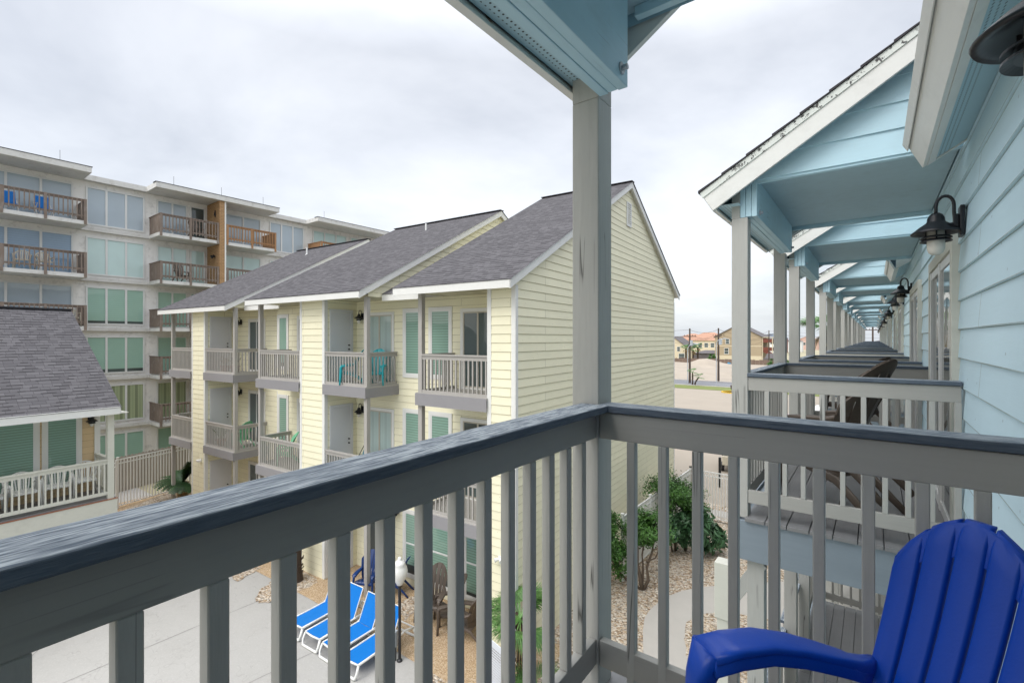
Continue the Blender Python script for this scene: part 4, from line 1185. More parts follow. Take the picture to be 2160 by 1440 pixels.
for k, z in enumerate(SB[:-1]):
    wood_rail(-1.0, 5.80, z, 'oldwood', ends=(0,1))
    wood_rail(8.65, 11.42, z, 'oldwood', ends=(1,0))
    wood_rail(11.80, 14.62, z, 'newwood' if k == 0 else 'oldwood', ends=(0,1))
    if k < 3: wood_rail(17.6, 25.4, z, 'newwood' if k == 0 else 'oldwood', ends=(1,0))
GCH = 'chairs on the condominium balconies'
cb = monobloc(M['plastic_beige'], 'beige plastic chair, left of the pair behind the second highest timber railing of the condominium', GCH, (XF-.5, 3.75, CZ+3.0), radians(80))
copy_tree(cb, None, (XF-.5, 4.45, CZ+3.0), radians(95), 'beige plastic chair, right of the pair behind the second highest timber railing of the condominium')
copy_tree(cb, None, (XF-.5, 5.35, CZ+.55), radians(95), 'beige plastic chair on the third highest left balcony of the condominium')
cs = empty('folding_chair', (XF-.6, 3.35, CZ+5.45), radians(90), 'bright blue beach chair at the left end of the top condominium balcony', 'chair', GCH)
s = MB(); s.prism([(-.24,.14,.36),(.24,.14,.36),(.24,.34,.98),(-.24,.34,.98)], (0,.02,0)); s.build('backrest', M['sheet_blue'], cs)
s = MB(); s.box(-.24,.24,-.25,.14,.34,.36); s.build('seat', M['sheet_blue'], cs)
s = MB()
for g in (-.27,.27): s.tube([(g,-.28,0),(g,.25,.62)], .02, 6); s.tube([(g,.3,0),(g,-.25,.56),(g,.25,.60)], .02, 6)
s.build('frame', M['plastic_white'], cs)
copy_tree(cs, None, (XF-.6, 4.45, CZ+5.45), radians(95), 'bright blue beach chair in the middle of the top left condominium balcony')
copy_tree(brown, None, (XF-.5, 9.7, CZ+3.0), radians(100), 'dark round backed chair on the second highest balcony left of the brick fin')['group'] = GCH
copy_tree(brown, None, (XF-.5, 10.4, CZ+5.45), radians(100), 'dark lounge chair on the top balcony left of the brick fin')['group'] = GCH
# ================================================================== ground
def sheet(name, pts, z, mat, kind='structure'):
    s = MB(); s.poly([(p[0], p[1], z) for p in pts])
    o = s.build(name, mat); 
    if o.data.polygons[0].normal.z < 0:
        o.data.flip_normals()
    return tag(o, kind=kind)
sheet('ground', [(-900,-300),(900,-300),(900,1500),(-900,1500)], -.03, M['ground'])
sheet('parking_lot', [(-70,20.6),(40,20.6),(40,66),(-70,66)], -.004, M['lot'])
def pg(l): return [at(u, v) for u, v in l]
sheet('pool_deck', [(-26,-8),(-1.2,-8),(-1.2,7.8),(-5.9,7.8),(-28,7.0)], .0, M['conc'])
sheet('gravel_bed', [(-7.2,4.6),(.4,4.6),(.4,18.62),(-6.9,18.62)], .004, M['gravel'])
sheet('gravel_verge', [(-5.5,18.7),(.4,18.7),(.4,20.6),(-6.7,20.6)], .0, M['gravel_far'])
sheet('kerb_walk', [(-5.4,19.2),(.4,19.2),(.4,19.9),(-5.4,19.9)], .006, M['path'])
sheet('pebble_patio', [yw(e,g) for e, g in ((-19,-2.6),(-12,-2.2),(-10.2,-.62),(-6.0,-.68),(-1.0,-1.02),(.55,-1.35),(.55,1.2),(-10.5,1.24),(-10.6,1.75),(-19,1.75))], .008, M['agg'])
def blob(pts, n=5, amp=.05):
    out = []
    for i in range(len(pts)):
        a, b = Vector(pts[i]), Vector(pts[(i+1) % len(pts)])
        for k in range(n):
            p = a.lerp(b, k/n); out.append((p.x+random.uniform(-amp,amp), p.y+random.uniform(-amp,amp), 0))
    return out
sheet('gravel_patch', blob(pg([(538,1262),(548,1272),(566,1272),(616,1256),(672,1226),(640,1205),(590,1215),(556,1238)])), .012, M['gravel'])
sheet('gravel_patch', blob(pg([(470,1200),(500,1228),(548,1197),(530,1180)])), .012, M['gravel'])
sheet('gravel_patch', blob(pg([(838,1275),(852,1310),(915,1262),(900,1240)])), .012, M['gravel'])
sheet('gravel_patch', blob(pg([(262,1075),(290,1082),(372,1050),(368,1032)])), .012, M['gravel'])
sheet('curved_path', pg([(1352,1480),(1357,1383),(1356,1330),(1360,1302),(1372,1285),(1387,1272),(1410,1257),(1438,1246),(1475,1239),(1516,1235),(1570,1230),(1700,1224),(1900,1216),(1900,1480)]), .012, M['path'])
sheet('gravel_island', blob(pg([(1443,1336),(1447,1314),(1465,1299),(1500,1294),(1560,1296),(1640,1310),(1640,1420),(1560,1470),(1480,1445),(1450,1400)]), 4, .03), .018, M['gravel'])
# control joints of the pool deck
s = MB()
def joint(p, q, w=.012):
    a, b = at(*p), at(*q); d = (b-a).normalized(); n = Vector((-d.y, d.x, 0))*w/2
    s.poly([(a-n)[:2]+(.004,), (b-n)[:2]+(.004,), (b+n)[:2]+(.004,), (a+n)[:2]+(.004,)])
def joint2(p, q): joint(p, q)
for p, q in (((66,1384),(100,1352)), ((130,1441),(423,1317)), ((423,1317),(545,1267)), ((520,1442),(645,1382)), ((645,1382),(760,1330)), ((66,1384),(-80,1480))): 
    joint(p, q)
o = s.build('deck_joints', M['joint']); tag(o, kind='structure')
for p in o.data.polygons:
    pass
sheet('grass_verge', [(-70,66.0),(60,66.0),(60,70.6),(-70,70.6)], .02, M['grass'])
sheet('road', [(-200,71),(200,71),(200,79),(-200,79)], .0, M['road'])
s = MB(); s.box(-200,200,70.6,70.95,-.03,.10); s.box(-200,200,79.05,79.35,-.03,.10); tag(s.build('kerb', M['path']), kind='structure')
s = MB(); x = -100
while x < 60: s.poly([(x,74.95,.006),(x+3,74.95,.006),(x+3,75.1,.006),(x,75.1,.006)]); x += 9
tag(s.build('road_marking', M['white']), kind='structure')
# sandy building lot with low heaps
s = MB(); NX, NY = 70, 34
H = {}
def hgt(x, y):
    h = .25*sin(x*.21+1)*sin(y*.17)+.18*sin(x*.53)*cos(y*.41+x*.1)
    for mx, my, mh, mr in ((-33,121,2.0,4.0),(-42,108,.9,6),(-25,95,.7,7),(-50,126,1.0,5)):
        h += mh*math.exp(-((x-mx)**2+(y-my)**2)/mr**2)
    return max(0, h)*min(1,(y-79.4)/6)*min(1,(136.6-y)/3)+.01
for j in range(NY):
    for i in range(NX):
        x0 = -90+130*i/NX; x1 = -90+130*(i+1)/NX; ya = 79.4+57*j/NY; yb_ = 79.4+57*(j+1)/NY
        s.poly([(x0,ya,hgt(x0,ya)),(x1,ya,hgt(x1,ya)),(x1,yb_,hgt(x1,yb_)),(x0,yb_,hgt(x0,yb_))])
tag(s.build('sand_lot', M['sand'], smooth=True), kind='structure')
sheet('far_field', [(-20,150),(70,150),(70,176),(-20,176)], .02, M['grass'])
M['water'] = plain('pale_bay_water', (.42,.47,.50), .12, .05, .05)
sheet('water', [(-10,200),(400,200),(700,1400),(-100,1400)], .03, M['water'])

# ================================================================== fences
def picket_fence(name, pts, h, mat, label, sp=.115, group=None, post=2.2):
    r = empty(name, tuple(pts[0]), 0, label, 'fence', group); o = Vector(pts[0])
    S = MB(); P = MB()
    for a, b in zip(pts, pts[1:]):
        a = Vector(a)-o; b = Vector(b)-o; d = b-a; L = d.length; d.normalize()
        for z in (h-.02, h-.17, .10): S.bar(a+Vector((0,0,z)), b+Vector((0,0,z)), .035, .035)
        n = int(L/sp)
        for i in range(1, n):
            p = a+d*(L*i/n); S.bar(p+Vector((0,0,.1)), p+Vector((0,0,h-.03)), .03, .03, (0,1,0))
        m = max(1, round(L/post))
        for i in range(m+1):
            p = a+d*(L*i/m); P.box(p.x-.032,p.x+.032,p.y-.032,p.y+.032,0,h+.06); P.box(p.x-.042,p.x+.042,p.y-.042,p.y+.042,h+.06,h+.085)
    S.build('pickets', mat, r); P.build('fence_posts', mat, r); return r
fa, fb, fc = at(248,1072), at(363,1038), at(400,1027)
picket_fence('metal_fence', [fa, fb, fc], 1.95, M['fence_white'], 'white metal picket fence between the peach house and the cream building')
gt = at(212,1086); picket_fence('metal_gate', [gt+(fa-gt)*.05, fa+(gt-fa)*.06], 1.85, M['fence_white'], 'white metal picket gate at the corner post of the peach house deck')
picket_fence('metal_fence', [Vector((-5.6,12.5,0)), Vector((-5.6,18.66,0)), Vector((.3,18.66,0))], 1.80, M['fence_white'], 'white metal picket fence on the gravel beside the long siding wall', .10)
wf = empty('board_fence', tuple(fa), 0, 'grey board privacy fence standing behind the white picket fence', 'fence')
s = MB(); n = (fb-fa).normalized(); off = Vector((-n.y, n.x, 0))*2.2; L = 14
if off.x > 0: off = -off
k = 0
while k*.145 < L:
    p = off-n*4+n*(k*.145); q = p+n*.135; hh = 1.52+.015*sin(k*2.1)
    s.prism([tuple(p), tuple(q), tuple(q+Vector((0,0,hh))), tuple((p+q)/2+Vector((0,0,hh+.045))), tuple(p+Vector((0,0,hh)))], tuple(off.normalized()*.02)); k += 1
s.build('boards', M['fence_wood'], wf)
s = MB()
for z in (.4, 1.2): s.bar(off-n*4+off.normalized()*.05+Vector((0,0,z)), off+n*10+off.normalized()*.05+Vector((0,0,z)), .05, .09)
s.build('fence_rails', M['fence_wood'], wf)
# far brown fence behind the sand lot
M['fence_far'] = paint('brown_fence_boards', (.20,.145,.115), .9, (1,1,.1), .3, 4, .3, .01, dirt=.6, dirtcol=(.30,.25,.21))
ff = empty('board_fence', (-60,137,0), 0, 'long brown board fence at the back of the sandy lot', 'fence')
s = MB(); x = 0; k = 0
while x < 100:
    s.box(x, x+.9, 0, .05, 0, 1.25+.12*sin(k*1.7)*sin(k*.3)); x += .93; k += 1
s.build('boards', M['fence_far'], ff)
s = MB(); x = 0
while x < 100: s.box(x-.06,x+.06,-.08,-.01,0,1.4); x += 5
s.build('fence_posts', M['fence_far'], ff)

# ================================================================== plants
def leaves(s, c, rad, n, size, seed, shell=.55, asp=.45):
    rnd = random.Random(seed); c = Vector(c)
    cl = [Vector((rnd.gauss(0,1), rnd.gauss(0,1), rnd.gauss(0,1))).normalized()*rnd.uniform(.35,.95) for _ in range(max(5, n//90))]
    for i in range(n):
        k = rnd.choice(cl); p = k+Vector((rnd.gauss(0,1), rnd.gauss(0,1), rnd.gauss(0,1)))*.16
        p = Vector((p.x*rad[0], p.y*rad[1], p.z*rad[2]))+c
        nrm = (Vector((k.x, k.y, k.z+.6))+Vector((rnd.gauss(0,.5), rnd.gauss(0,.5), rnd.gauss(0,.4)))).normalized()
        t = nrm.cross(Vector((rnd.gauss(0,1), rnd.gauss(0,1), rnd.gauss(0,1)))).normalized(); b = nrm.cross(t)
        L = size*rnd.uniform(.7,1.3); w = L*asp
        m = p+nrm*(-.12*L)
        s.poly([p-t*L*.5, m+b*w*.5, p+t*L*.5]); s.poly([p-t*L*.5, p+t*L*.5, m-b*w*.5])
def shrub(name, base, stems, clumps, lm, sm, label, cat, size, asp=.45):
    r = empty(name, tuple(base), 0, label, cat)
    s = MB()
    for pts, r0, r1 in stems:
        m = len(pts); s.tube(pts, [r0+(r1-r0)*i/(m-1) for i in range(m)], 7)
    s.build('trunk', sm, r, smooth=True)
    s = MB()
    for i, (c, rad, n) in enumerate(clumps): leaves(s, c, rad, n, size, i+len(label), asp=asp)
    s.build('crown', lm, r)
    return r
b = at(1355,1243)
RX = Vector((CT, ST, 0)); FW = Vector((-ST, CT, 0))
def rel(r, f, z): return RX*r+FW*f+Vector((0,0,z))
shrub('bush', b, [
  ([rel(0,0,0),rel(-.05,.05,.3),rel(-.12,.05,.7),rel(-.10,.1,1.1),rel(-.3,.1,1.5)], .06, .02),
  ([rel(.03,0,0),rel(.16,.0,.25),rel(.12,0,.6),rel(.3,.1,1.0),rel(.36,.1,1.5)], .05, .02),
  ([rel(.0,.05,.1),rel(.05,.1,.5),rel(.02,.1,.9),rel(.1,.1,1.4)], .04, .015),
  ([rel(-.02,.0,.0),rel(-.4,.1,.22),rel(-.72,.1,.55),rel(-.85,.1,1.0)], .04, .02),
  ([rel(.1,0,.75),rel(.35,.0,.85),rel(.5,.0,1.2)], .025, .012)],
  [(rel(.28,.2,1.6),(.60,.5,.5),3600),(rel(-.05,.3,1.35),(.42,.4,.42),1500),(rel(-.80,.1,1.4),(.44,.45,.5),2300),(rel(-.68,.05,.8),(.36,.35,.5),1600),(rel(-.9,.1,1.85),(.33,.35,.33),900)],
  M['leaf'], M['stem'], 'multi stemmed bush with small glossy leaves and twisted trunks on the gravel', 'bush', .085)
b2 = at(1432,1160)
shrub('bush', b2, [([rel(-.1,0,0),rel(-.15,0,.6),rel(-.05,.1,1.3)], .05,.02), ([rel(.2,0,0),rel(.3,0,.5),rel(.2,.1,1.4)], .05,.02), ([rel(-.25,-.1,0),rel(-.3,-.1,.5),rel(-.5,0,1.3)],.03,.015)],
  [(rel(-.25,.2,1.85),(.8,.7,.65),4200),(rel(.3,.1,1.6),(.6,.55,.5),2200),(rel(-.5,.2,1.1),(.6,.55,.5),1700),(rel(.75,.1,1.15),(.45,.5,.45),1100)],
  M['leaf'], M['stem'], 'tall rounded green bush behind the multi stemmed one, against the siding wall', 'bush', .085)
shrub('bush', at(1462,1168), [([rel(0,0,0),rel(.05,0,.4),rel(0,0,.8)], .04,.02)],
  [(rel(.0,0,.9),(.72,.7,.68),1300),(rel(.55,0,.65),(.48,.5,.5),560),(rel(-.5,-.1,.6),(.5,.45,.45),450)],
  M['leafd'], M['stem'], 'low dark bush with large broad leaves in front of the white fence', 'bush', .24, .42)

def fan_leaf(s, base, dirv, L, R, n=26, spread=2.3, rnd=random, droop=.25):
    d = Vector(dirv).normalized(); up = Vector((0,0,1)); side = d.cross(up)
    if side.length < .1: side = Vector((1,0,0))
    side.normalize(); nn = side.cross(d).normalized()
    tip = Vector(base)+d*L
    s.bar(base, tip, .018, .010, tuple(nn))
    for i in range(n):
        a = -spread/2+spread*i/(n-1); a2 = a+rnd.uniform(-.04,.04)
        q = (d*cos(a2)+side*sin(a2)); l = R*(1-.25*abs(a/spread*2)**2)*rnd.uniform(.9,1.05)
        p1 = tip+q*l*.5+nn*.02*(1 if i % 2 else -1); p2 = tip+q*l-Vector((0,0,droop*l*rnd.uniform(.4,1.2)))
        w = side.cross(q); w = q.cross(nn).normalized()*(.50*R/n)
        s.poly([tip, p1-w, p1+w]); s.poly([p1-w, p2, p1+w])
def fan_palm(base, h, R, n, label, name='palm_tree', lean=(0,0), seed=1, trunk_r=.09, dead=6, L=.45, nb=28):
    rnd = random.Random(seed); r = empty(name, tuple(base), 0, label, 'palm tree')
    s = MB(); pts = [(lean[0]*t*t, lean[1]*t*t, h*t) for t in (0,.2,.4,.6,.8,1)]
    s.tube(pts, [trunk_r*1.25, trunk_r, trunk_r*.95, trunk_r, trunk_r*1.1, trunk_r*.8], 12)
    for k in range(int(h*26)):
        t = rnd.random(); a = rnd.uniform(0,2*pi); p = Vector((lean[0]*t*t, lean[1]*t*t, h*t)); o = Vector((cos(a), sin(a), 0))
        s.bar(p+o*trunk_r*.8, p+o*(trunk_r+.05)+Vector((0,0,.09)), .05, .018, (o.x,o.y,.2))
    s.build('trunk', M['bark'], r)
    c = Vector((lean[0], lean[1], h)); s = MB()
    for k in range(n):
        a = k*2.4+rnd.uniform(-.2,.2); el = .1+1.25*((k*.618) % 1)-.35
        fan_leaf(s, c, (cos(a)*cos(el), sin(a)*cos(el), sin(el)), L*rnd.uniform(.8,1.1), R, nb, 2.2, rnd)
    s.build('crown', M['palm'], r)
    s = MB()
    for k in range(dead):
        a = k*2.2+1; fan_leaf(s, c, (cos(a)*.6, sin(a)*.6, -.7), L*.6, R*.9, 16, 1.6, rnd, .6)
    if dead: s.build('dry_fronds', M['dead'], r)
    return r
fan_palm(at(1098,1448), 1.32, .50, 36, 'small fan palm with a shaggy trunk near the corner of the cream building', seed=3, L=.36, trunk_r=.075, dead=5)
fan_palm(at(1128,1500)+Vector((0,0,0)), .30, .46, 14, 'low bright fan palm clump growing at the foot of the taller fan palm', seed=5, dead=0, L=.3, trunk_r=.05)
fan_palm(at(1060,1530)+Vector((0,0,0)), .28, .42, 12, 'low fan palm clump in front of the white notice board', seed=6, dead=0, L=.3, trunk_r=.05)
fan_palm(at(623,1224), 1.45, .42, 12, 'stout dark palm trunk rising from the gravel beside the middle closet bay', seed=8, trunk_r=.17, dead=0, L=.25)
# cabbage palm seen between the posts
fan_palm(atd(1745,34), 7.45, 1.5, 34, 'tall cabbage palm seen between the receding grey posts', seed=9, trunk_r=.17, dead=5, L=.9, nb=22)
# sago palm
sg = empty('sago_palm', tuple(at(386,1052)), 0, 'sago palm with arching dark fronds in front of the white fence', 'palm tree')
s = MB(); s.tube([(0,0,0),(0,0,.4),(0,0,.72)], [.17,.22,.17], 12)
for k in range(60):
    a = k*2.4; z = .05+.66*k/60; s.bar((.15*cos(a),.15*sin(a),z),(.22*cos(a),.22*sin(a),z+.06),.06,.03)
s.build('trunk', M['dead'], sg)
s = MB(); rnd = random.Random(4)
for k in range(46):
    a = k*2.39996; el = .15+1.2*((k*.618) % 1); Lf = rnd.uniform(.85,1.1); prev = Vector((0,0,.72)); d = Vector((cos(a)*cos(el), sin(a)*cos(el), sin(el)))
    side = Vector((-sin(a), cos(a), 0)); N = 14
    for i in range(N):
        nx = prev+d*(Lf/N); d = (d-Vector((0,0,.075))).normalized()
        l = .16*sin(pi*(i+1.2)/(N+1.6))+.03
        for g in (-1,1):
            tip = (prev+nx)/2+side*g*l+d*l*.55
            s.poly([prev, nx, tip]); s.poly([prev+d*.0, (prev+nx)/2, tip-d*.03])
        prev = nx
s.build('crown', M['sago'], sg)

# planters on the yellow balconies
def pot_plant(loc, label, mat, n=26, h=.45):
    r = empty('potted_plant', tuple(loc), 0, label, 'plant'); s = MB()
    s.lathe([(.10,0),(.16,.22),(.175,.22),(.175,.26),(.14,.25),(0,.24)], (0,0,0), 16); s.build('pot', M['terracotta'], r)
    s = MB(); rn = random.Random(len(label))
    for i in range(n):
        a = i*2.4; l = h*rn.uniform(.6,1.1); t = rn.uniform(.2,.7); p = Vector((0,0,.24)); q = p+Vector((cos(a)*sin(t)*l, sin(a)*sin(t)*l, cos(t)*l)); w = Vector((-sin(a),cos(a),0))*.028
        m = p.lerp(q,.5)+Vector((0,0,.03)); s.poly([p-w*.4, m-w, q]); s.poly([p+w*.4, q, m+w]); s.poly([p-w*.4, q, p+w*.4])
    s.build('leaves', mat, r)
pot_plant(yw(-12.9,.95,CZ-1.26), 'spiky green plant in a terracotta pot on the top far balcony', M['sago'])
pot_plant(yw(-13.4,.85,CZ-1.26), 'reddish brown plant in a terracotta pot beside the spiky one on the top far balcony', M['dead'], 30, .4)
pot_plant(yw(-13.6,.80,CZ-4.0), 'leafy plant climbing against the second floor rail of the far unit', M['leaf'], 30, .6)

# ================================================================== small things in the court
lp = empty('globe_lamp_post', tuple(at(843,1393)), 0, 'black lamp post with white acorn globe beside the sun loungers', 'lamp post')
s = MB(); s.tube([(0,0,0),(0,0,1.62)], .031, 14); s.lathe([(.06,0),(.055,.03),(.033,.05)], (0,0,0), 16); s.lathe([(.04,1.55),(.055,1.60),(.06,1.63),(.0,1.64)], (0,0,0), 16); s.build('pole', M['black'], lp)
s = MB(); s.lathe([(0,1.60),(.06,1.60),(.10,1.68),(.155,1.79),(.165,1.88),(.15,1.96),(.12,2.02),(.125,2.03),(.10,2.07),(.07,2.10),(.04,2.115),(.045,2.14),(.03,2.17),(0,2.185)], (0,0,0), 24)
s.build('globe', M['plastic_white'], lp, smooth=True)
eb = empty('electrical_box', tuple(at(829,1391)), radians(20), 'small grey electrical box on black legs at the foot of the lamp post', 'electrical box')
s = MB(); s.box(-.09,.09,-.06,.06,.30,.62); s.build('box', M['grey_metal'], eb, bevel=.012)
s = MB()
for x in (-.06,0,.06): s.tube([(x,0,0),(x,0,.31)], .017, 8)
s.build('leg', M['black'], eb)
nb = empty('notice_board', (0,0,0), 0, 'white notice board with fine print beside the fan palm', 'sign')
A, B = atd(1022,8.42,1.56), atd(1074,7.86,1.56); nb.location = (A.x, A.y, 0); B = B-Vector((A.x,A.y,0)); A = Vector((0,0,1.56))
d = (B-A).normalized(); nrm = d.cross(Vector((0,0,1))).normalized()
if nrm.dot(Vector(nb.location)) > 0: nrm = -nrm
s = MB(); s.prism([A, B, B-Vector((0,0,.85)), A-Vector((0,0,.85))], tuple(-nrm*.012)); s.build('panel', plain('sign_white', (.66,.70,.76), .4, .02), nb)
s = MB(); W = (B-A).length
rn = random.Random(2)
for k in range(13):
    z = -.13-.045*k; x = .05
    while x < W-.05:
        l = rn.uniform(.02,.06); x2 = min(x+l, W-.04); h = .016 if k < 4 else .009
        p = A+d*x+Vector((0,0,z))+nrm*.002; q = A+d*x2+Vector((0,0,z))+nrm*.002
        s.poly([p, q, q+Vector((0,0,h)), p+Vector((0,0,h))]); x = x2+.012
s.build('fine_print', M['joint'], nb)
s = MB(); x = .06
while x < W-.06:
    p = A+d*x+Vector((0,0,-.76))+nrm*.002; q = A+d*(x+.045)+Vector((0,0,-.76))+nrm*.002
    s.poly([p, q, q+Vector((0,0,.04)), p+Vector((0,0,.04))]); x += .06
s.build('red_print', plain('sign_red', (.5,.03,.03), .5), nb)
s = MB()
for t in (.08, .92): p = A.lerp(B, t)-nrm*.04; s.tube([(p.x,p.y,0),(p.x,p.y,1.56)], .022, 8)
s.build('post', M['grey_metal'], nb)

# golf cart beyond the fence
def cart(p, rz):
    r = empty('golf_cart', p, rz, 'golf cart with dark frame parked beyond the white fence', 'golf cart')
    s = MB(); s.prism([(-1.1,-.5,.35),(1.0,-.5,.35),(1.15,-.5,.6),(.75,-.5,.82),(.5,-.5,.45),(-.1,-.5,.45),(-.15,-.5,.78),(-1.1,-.5,.80)], (0,1.0,0)); s.build('body', M['plastic_beige'], r, bevel=.03)
    s = MB(); s.box(-.65,-.1,-.45,.45,.79,.88); s.box(-.68,-.58,-.45,.45,.88,1.3); s.build('seat', M['black'], r, bevel=.02)
    s = MB(); s.box(-1.1,.75,-.55,.55,1.88,1.94); s.build('roof', M['plastic_white'], r, bevel=.02)
    s = MB()
    for y in (-.48,.48): s.tube([(.85,y,.75),(.6,y,1.88)], .022, 8); s.tube([(-.95,y,.8),(-.9,y,1.88)], .022, 8)
    s.build('frame', M['black'], r)
    for x in (-.75,.72):
        for y in (-.5,.5): s = MB(); s.tube([(x,y-.09,.23),(x,y+.09,.23)], .23, 18); s.build('wheel', M['black'], r)
cp = atd(1548,25.0); cart((cp.x,cp.y,0), radians(100))
s = MB(); p = atd(1518.5,21.8); s.box(-.05,.05,-.05,.05,0,1.35); o = s.build('bollard_post', M['black'], loc=(p.x,p.y,0)); tag(o, 'short black post standing on the gravel beyond the white fence', 'post')
# cars
def car(p, rz, mat, label):
    r = empty('parked_car', p, rz, label, 'car', 'cars in the parking lot')
    s = MB(); pr = [(-2.2,.35),(2.2,.35),(2.25,.75),(2.1,.92),(1.2,1.0),(.55,1.52),(-1.3,1.58),(-2.05,1.05),(-2.25,.9)]
    rings = []
    for y, k, zz in ((-.88,.97,.97),(-.9,1,1),(.9,1,1),(.88,.97,.97)): rings.append([(x*k, y*(1 if z < 1.1 else .82), .35+(z-.35)*zz) for x, z in pr])
    s.loft(rings); s.build('body', mat, r, bevel=.05)
    s = MB()
    for g in (-1,1): s.prism([(-1.75,g*.80,1.08),(1.0,g*.84,1.08),(.5,g*.765,1.45),(-1.25,g*.765,1.50)], (0,g*.045,0))
    s.prism([(1.22,-.7,1.03),(1.22,.7,1.03),(.62,.62,1.47),(.62,-.62,1.47)], (.03,0,.02)); s.build('window', M['dkpane'], r)
    for x in (-1.35,1.4):
        for g in (-1,1):
            s = MB(); s.tube([(x,g*.72,.33),(x,g*.92,.33)], .33, 20); w = s.build('wheel', M['black'], r)
            s = MB(); s.tube([(x,g*.915,.33),(x,g*.93,.33)], .19, 14); s.build('rim', M['grey_metal'], w)
p = atd(1745,37); car((p.x,p.y,0), radians(90), M['plastic_white'], 'white car parked in the lot behind the grey posts')
p = atd(1668,33); car((p.x,p.y,0), radians(95), plain('car_red', (.35,.01,.02), .3, .02, coat=1), 'red car parked in the lot behind the nearest balcony rail')

# ================================================================== street and the far houses
M['pole'] = plain('pole_wood', (.075,.055,.045), .9, .2, 1)
def upole(p, h, label, arm=1.8, tr=True):
    r = empty('utility_pole', tuple(p), 0, label, 'utility pole', 'utility poles along the street')
    s = MB(); s.tube([(0,0,0),(0,0,h)], [.17,.11], 10); s.build('pole', M['pole'], r)
    s = MB(); s.bar((-arm/2,-.12,h-1.2),(arm/2,.12,h-1.2), .1, .12)
    for x in (-.8,-.4,.4,.8): s.tube([(x,0,h-1.14),(x,0,h-.96)], .04, 6)
    s.build('crossarm', M['pole'], r)
    if tr: s = MB(); s.tube([(.3,-.2,h-2.6),(.3,-.2,h-1.8)], .2, 10); s.build('transformer', M['grey_metal'], r)
P1 = atd(1455,73); P2 = atd(1515.5,75); P3 = atd(1622,125)
upole(P1, 8.3, 'brown timber utility pole left of the tan house'); upole(P2, 8.4, 'brown timber utility pole at the left corner of the tan house', .9)
upole(P3, 8.9, 'slim dark utility pole seen between the first and second porch posts', 1.2, False)
wr = empty('power_lines', (0,0,0), 0, 'thin overhead power lines strung between the street poles', 'power lines')
s = MB()
def wire(a, b, sag=.5):
    s.tube([Vector(a).lerp(Vector(b), t/10)+Vector((0,0,-4*sag*(t/10)*(1-t/10))) for t in range(11)], .022, 4)
for dz, dx in ((0,0),(-.95,-.8),(-.95,.8),(-1.9,.1)):
    o = Vector((dx*.7,0,0))
    wire(P1+o+Vector((0,0,8.1+dz)), P2+o+Vector((0,0,8.2+dz))); wire(P1+o+Vector((0,0,8.1+dz)), P1+Vector((-34,3,8.2+dz)))
    wire(P2+o+Vector((0,0,8.2+dz)), P3+o+Vector((0,0,8.8+dz)), 1.2); wire(P3+o+Vector((0,0,8.8+dz)), P3+Vector((45,25,8.8+dz)), 1)
s.build('wires', M['pole'], wr)
def streetlight(p, h, label):
    r = empty('street_light', tuple(p), 0, label, 'street light'); s = MB(); s.tube([(0,0,0),(0,0,h),(.25,0,h+.5),(1.1,0,h+.75)], .055, 8); s.build('pole', M['grey_metal'], r)
    s = MB(); s.tube([(1.0,0,h+.76),(1.6,0,h+.72)], [.09,.06], 8); s.build('lamp_head', M['grey_metal'], r)
streetlight(atd(1511,73), 6.0, 'pale grey street light in front of the tan house')
streetlight(atd(1450.5,73), 5.2, 'pale slim street light beside the left utility pole')
fan_palm(atd(1461,69.5), 1.9, .55, 14, 'little double trunk palm on the grass verge', seed=12, trunk_r=.09, dead=0, nb=12)
fan_palm(atd(1466,69), 1.2, .55, 12, 'shorter little palm leaning right on the grass verge', seed=13, trunk_r=.09, dead=0, nb=12, lean=(.5,.2))
for i, (u, h, lb) in enumerate(((1447,4.0,'bushy palm tree left of the utility pole by the far houses'),(1462,3.4,'bushy palm tree right behind the left utility pole'),(1472,4.3,'tallest bushy palm tree in front of the red roofed condos'))):
    fan_palm(atd(u,141), h, 1.15, 26, lb, seed=20+i, trunk_r=.25, dead=3, L=.9, nb=12)
st = empty('tree_stump', tuple(atd(1545,60.0)), 0, 'dark palm stump inside a yellow kerb ring in the parking lot', 'stump')
s = MB(); s.tube([(0,0,0),(.05,0,.5),(-.05,0,.95)], [.34,.26,.2], 10); s.build('trunk', M['bark'], st)
s = MB(); s.lathe([(1.3,.0),(1.3,.12),(1.12,.12),(1.12,.0)], (0,0,0), 24); s.build('kerb_ring', plain('yellow_kerb', (.65,.42,.03), .7), st)

